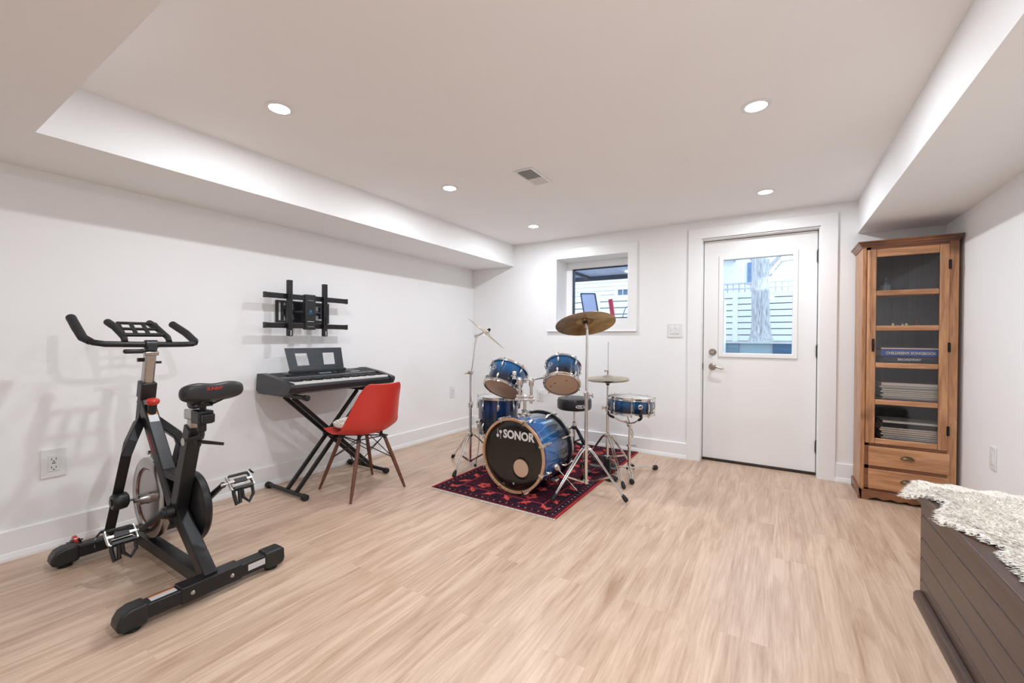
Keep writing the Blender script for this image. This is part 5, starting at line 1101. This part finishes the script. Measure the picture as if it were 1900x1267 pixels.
for th, x0, cn_, cc_, lb in ((.014, 3.880, 'slate', (.16, .19, .22), 'slate grey magazine at the bottom of the lowest shelf pile'), (.010, 3.872, 'pale_blue', (.42, .47, .50), 'pale blue booklet, second from the bottom on the lowest shelf'), (.012, 3.882, 'grey', (.35, .34, .33), 'grey booklet in the lower half of the lowest shelf pile'),
    (.014, 3.868, 'olive', (.22, .21, .14), 'olive-grey booklet under the tan one on the lowest shelf'), (.014, 3.874, 'tan', (.40, .28, .18), 'tan booklet in the middle of the lowest shelf pile'), (.014, 3.862, 'coral', (.55, .25, .17), 'coral booklet below the cream one, lowest shelf'), (.012, 3.868, 'cream', (.62, .55, .45), 'cream booklet under the black book on the lowest shelf'),
    (.030, 3.878, 'black', (.02, .02, .02), 'thick black book near the top of the lowest shelf pile'), (.016, 3.880, 'white', (.62, .60, .58), 'white book on top of the lowest shelf pile')):
    b = book(x0, 4.185 - random.uniform(0, .01), z, th, cvr(cn_, cc_), lb, dy=random.uniform(-.006, .004), pages=(cn_ != 'black')); z += th + .0006

# ================================================================== CHEST + SHEEPSKIN
HX0, HX1, HY0, HY1 = 3.785, 4.255, -3.02, -1.725
t = T('blanket_chest', (4.02, -2.4, 0), 'dark brown pine blanket chest along the right wall', 'chest')
bd = MB(); zs = [.0, .093, .187, .272, .370, .468]
for a, b in zip(zs, zs[1:]):
    bd.box(HX0, HX0 + .02, HY0, HY1, a + .0015, b - .0015)
bd.box(HX0 + .005, HX0 + .02, HY0, HY1, 0.0, .468); t.p('front_boards', bd, DARKW, bev=.0022)
t.p('end_panel', MB().box(HX0 + .0002, HX1, HY1 - .02, HY1, 0, .468).box(HX0 + .0002, HX1, HY0, HY0 + .02, 0, .468), DARKW); t.p('back_panel', MB().box(HX1 - .015, HX1, HY0 + .02, HY1 - .02, 0, .468), DARKW)
nl_ = MB()
for z in (.42, .355, .26, .175, .08): nl_.lathe([(0, 0), (.0035, 0), (.0035, .0012), (0, .0012)], (HX0 - .0, HY1 - .012, z), (-1, 0, 0), 8)
t.p('nails', nl_, SLOT)
t.p('lid', MB().box(HX0 - .028, HX1, HY0 - .03, HY1 + .035, .470, .494), DARKW, bev=.005, seg=3)
t.p('lid_moulding', MB().box(HX0 - .014, HX0, HY0, HY1 + .010, .425, .4695), DARKW, bev=.005)
t.p('base_rail', MB().prism([(0, 0), (-.028, 0), (-.028, .030), (-.020, .042), (-.008, .046), (0, .046)], (HX0, HY0, 0), (1, 0, 0), (0, 0, 1), -(HY1 - .03 - HY0)), DARKW, bev=.002)
# sheepskin outline (x, y) on the lid; parts beyond the lid edge droop
out = [(3.700, -1.775), (3.760, -1.735), (3.85, -1.722), (3.95, -1.742), (4.05, -1.735), (4.15, -1.76), (4.235, -1.78), (4.240, -2.2), (4.235, -2.9), (4.02, -2.96), (3.86, -2.78), (3.800, -2.62), (3.800, -2.50), (3.805, -2.42), (3.835, -2.385), (3.80, -2.34), (3.762, -2.27), (3.738, -2.20), (3.728, -2.13), (3.775, -2.045), (3.795, -1.985), (3.745, -1.92), (3.715, -1.85)]
def inside(x, y):
    c_ = False; n = len(out)
    for i in range(n):
        (x1, y1), (x2, y2) = out[i], out[(i + 1) % n]
        if (y1 > y) != (y2 > y) and x < (x2 - x1) * (y - y1) / (y2 - y1) + x1: c_ = not c_
    return c_
def dist(x, y):
    d = 9
    for i in range(len(out)):
        a = V(*out[i], 0); b = V(*out[(i + 1) % len(out)], 0); p_ = V(x, y, 0); t_ = max(0, min(1, (p_ - a).dot(b - a) / (b - a).length_squared)); d = min(d, (a + (b - a) * t_ - p_).length)
    return d
lx, ly = HX0 - .030, HY1 + .037
def zsk(x, y):
    o1 = max(0, lx - x); o2 = max(0, y - ly); return .4965 - 1.0 * o1 - 1.0 * o2
sk = MB(); st_ = .012; gi = {}
nx_, ny_ = int(.58 / st_), int(1.30 / st_)
for j in range(ny_ + 1):
    for i in range(nx_ + 1):
        x = 3.69 + i * st_; y = -3.0 + j * st_
        if inside(x, y): gi[i, j] = len(sk.v); d = dist(x, y); sk.v.append(V(x, y, zsk(x, y) + .024 * (1 - math.exp(-d / .03)) + .004 * sin(x * 60 + sin(y * 45)) * min(1, d / .03)))
for (i, j) in list(gi):
    q = [(i, j), (i + 1, j), (i + 1, j + 1), (i, j + 1)]
    if all(p_ in gi for p_ in q): sk.f.append(tuple(gi[p_] for p_ in q)); sk.mi.append(0)
cnt = 0
while cnt < 30000:
    x = random.uniform(3.69, 4.25); y = random.uniform(-2.95, -1.70)
    if not inside(x, y): continue
    d = dist(x, y)
    if d > .05 and random.random() < .35: continue
    z = zsk(x, y) + .024 * (1 - math.exp(-d / .03)) + .004 * sin(x * 60 + sin(y * 45)) * min(1, d / .03); cl_ = sin(x * 38 + 3 * sin(y * 21)) * .5; L_ = random.uniform(.010, .020)
    ox = -(1 if x < 3.95 else -.3) * (.7 if d < .05 else .35); oy = (.5 if y > -1.85 else -.15)
    fur(sk, V(x, y, z), V(0, 0, .15 if d < .02 else .35), L_, (ox + cl_ * .25 + random.uniform(-.3, .3), oy + random.uniform(-.3, .3), -.1 if d < .02 else .1), .003); cnt += 1
thing1('sheepskin', sk, WOOL, (3.95, -2.3, .497), 'cream long-haired sheepskin spread over the dark chest', 'sheepskin', smooth=60)
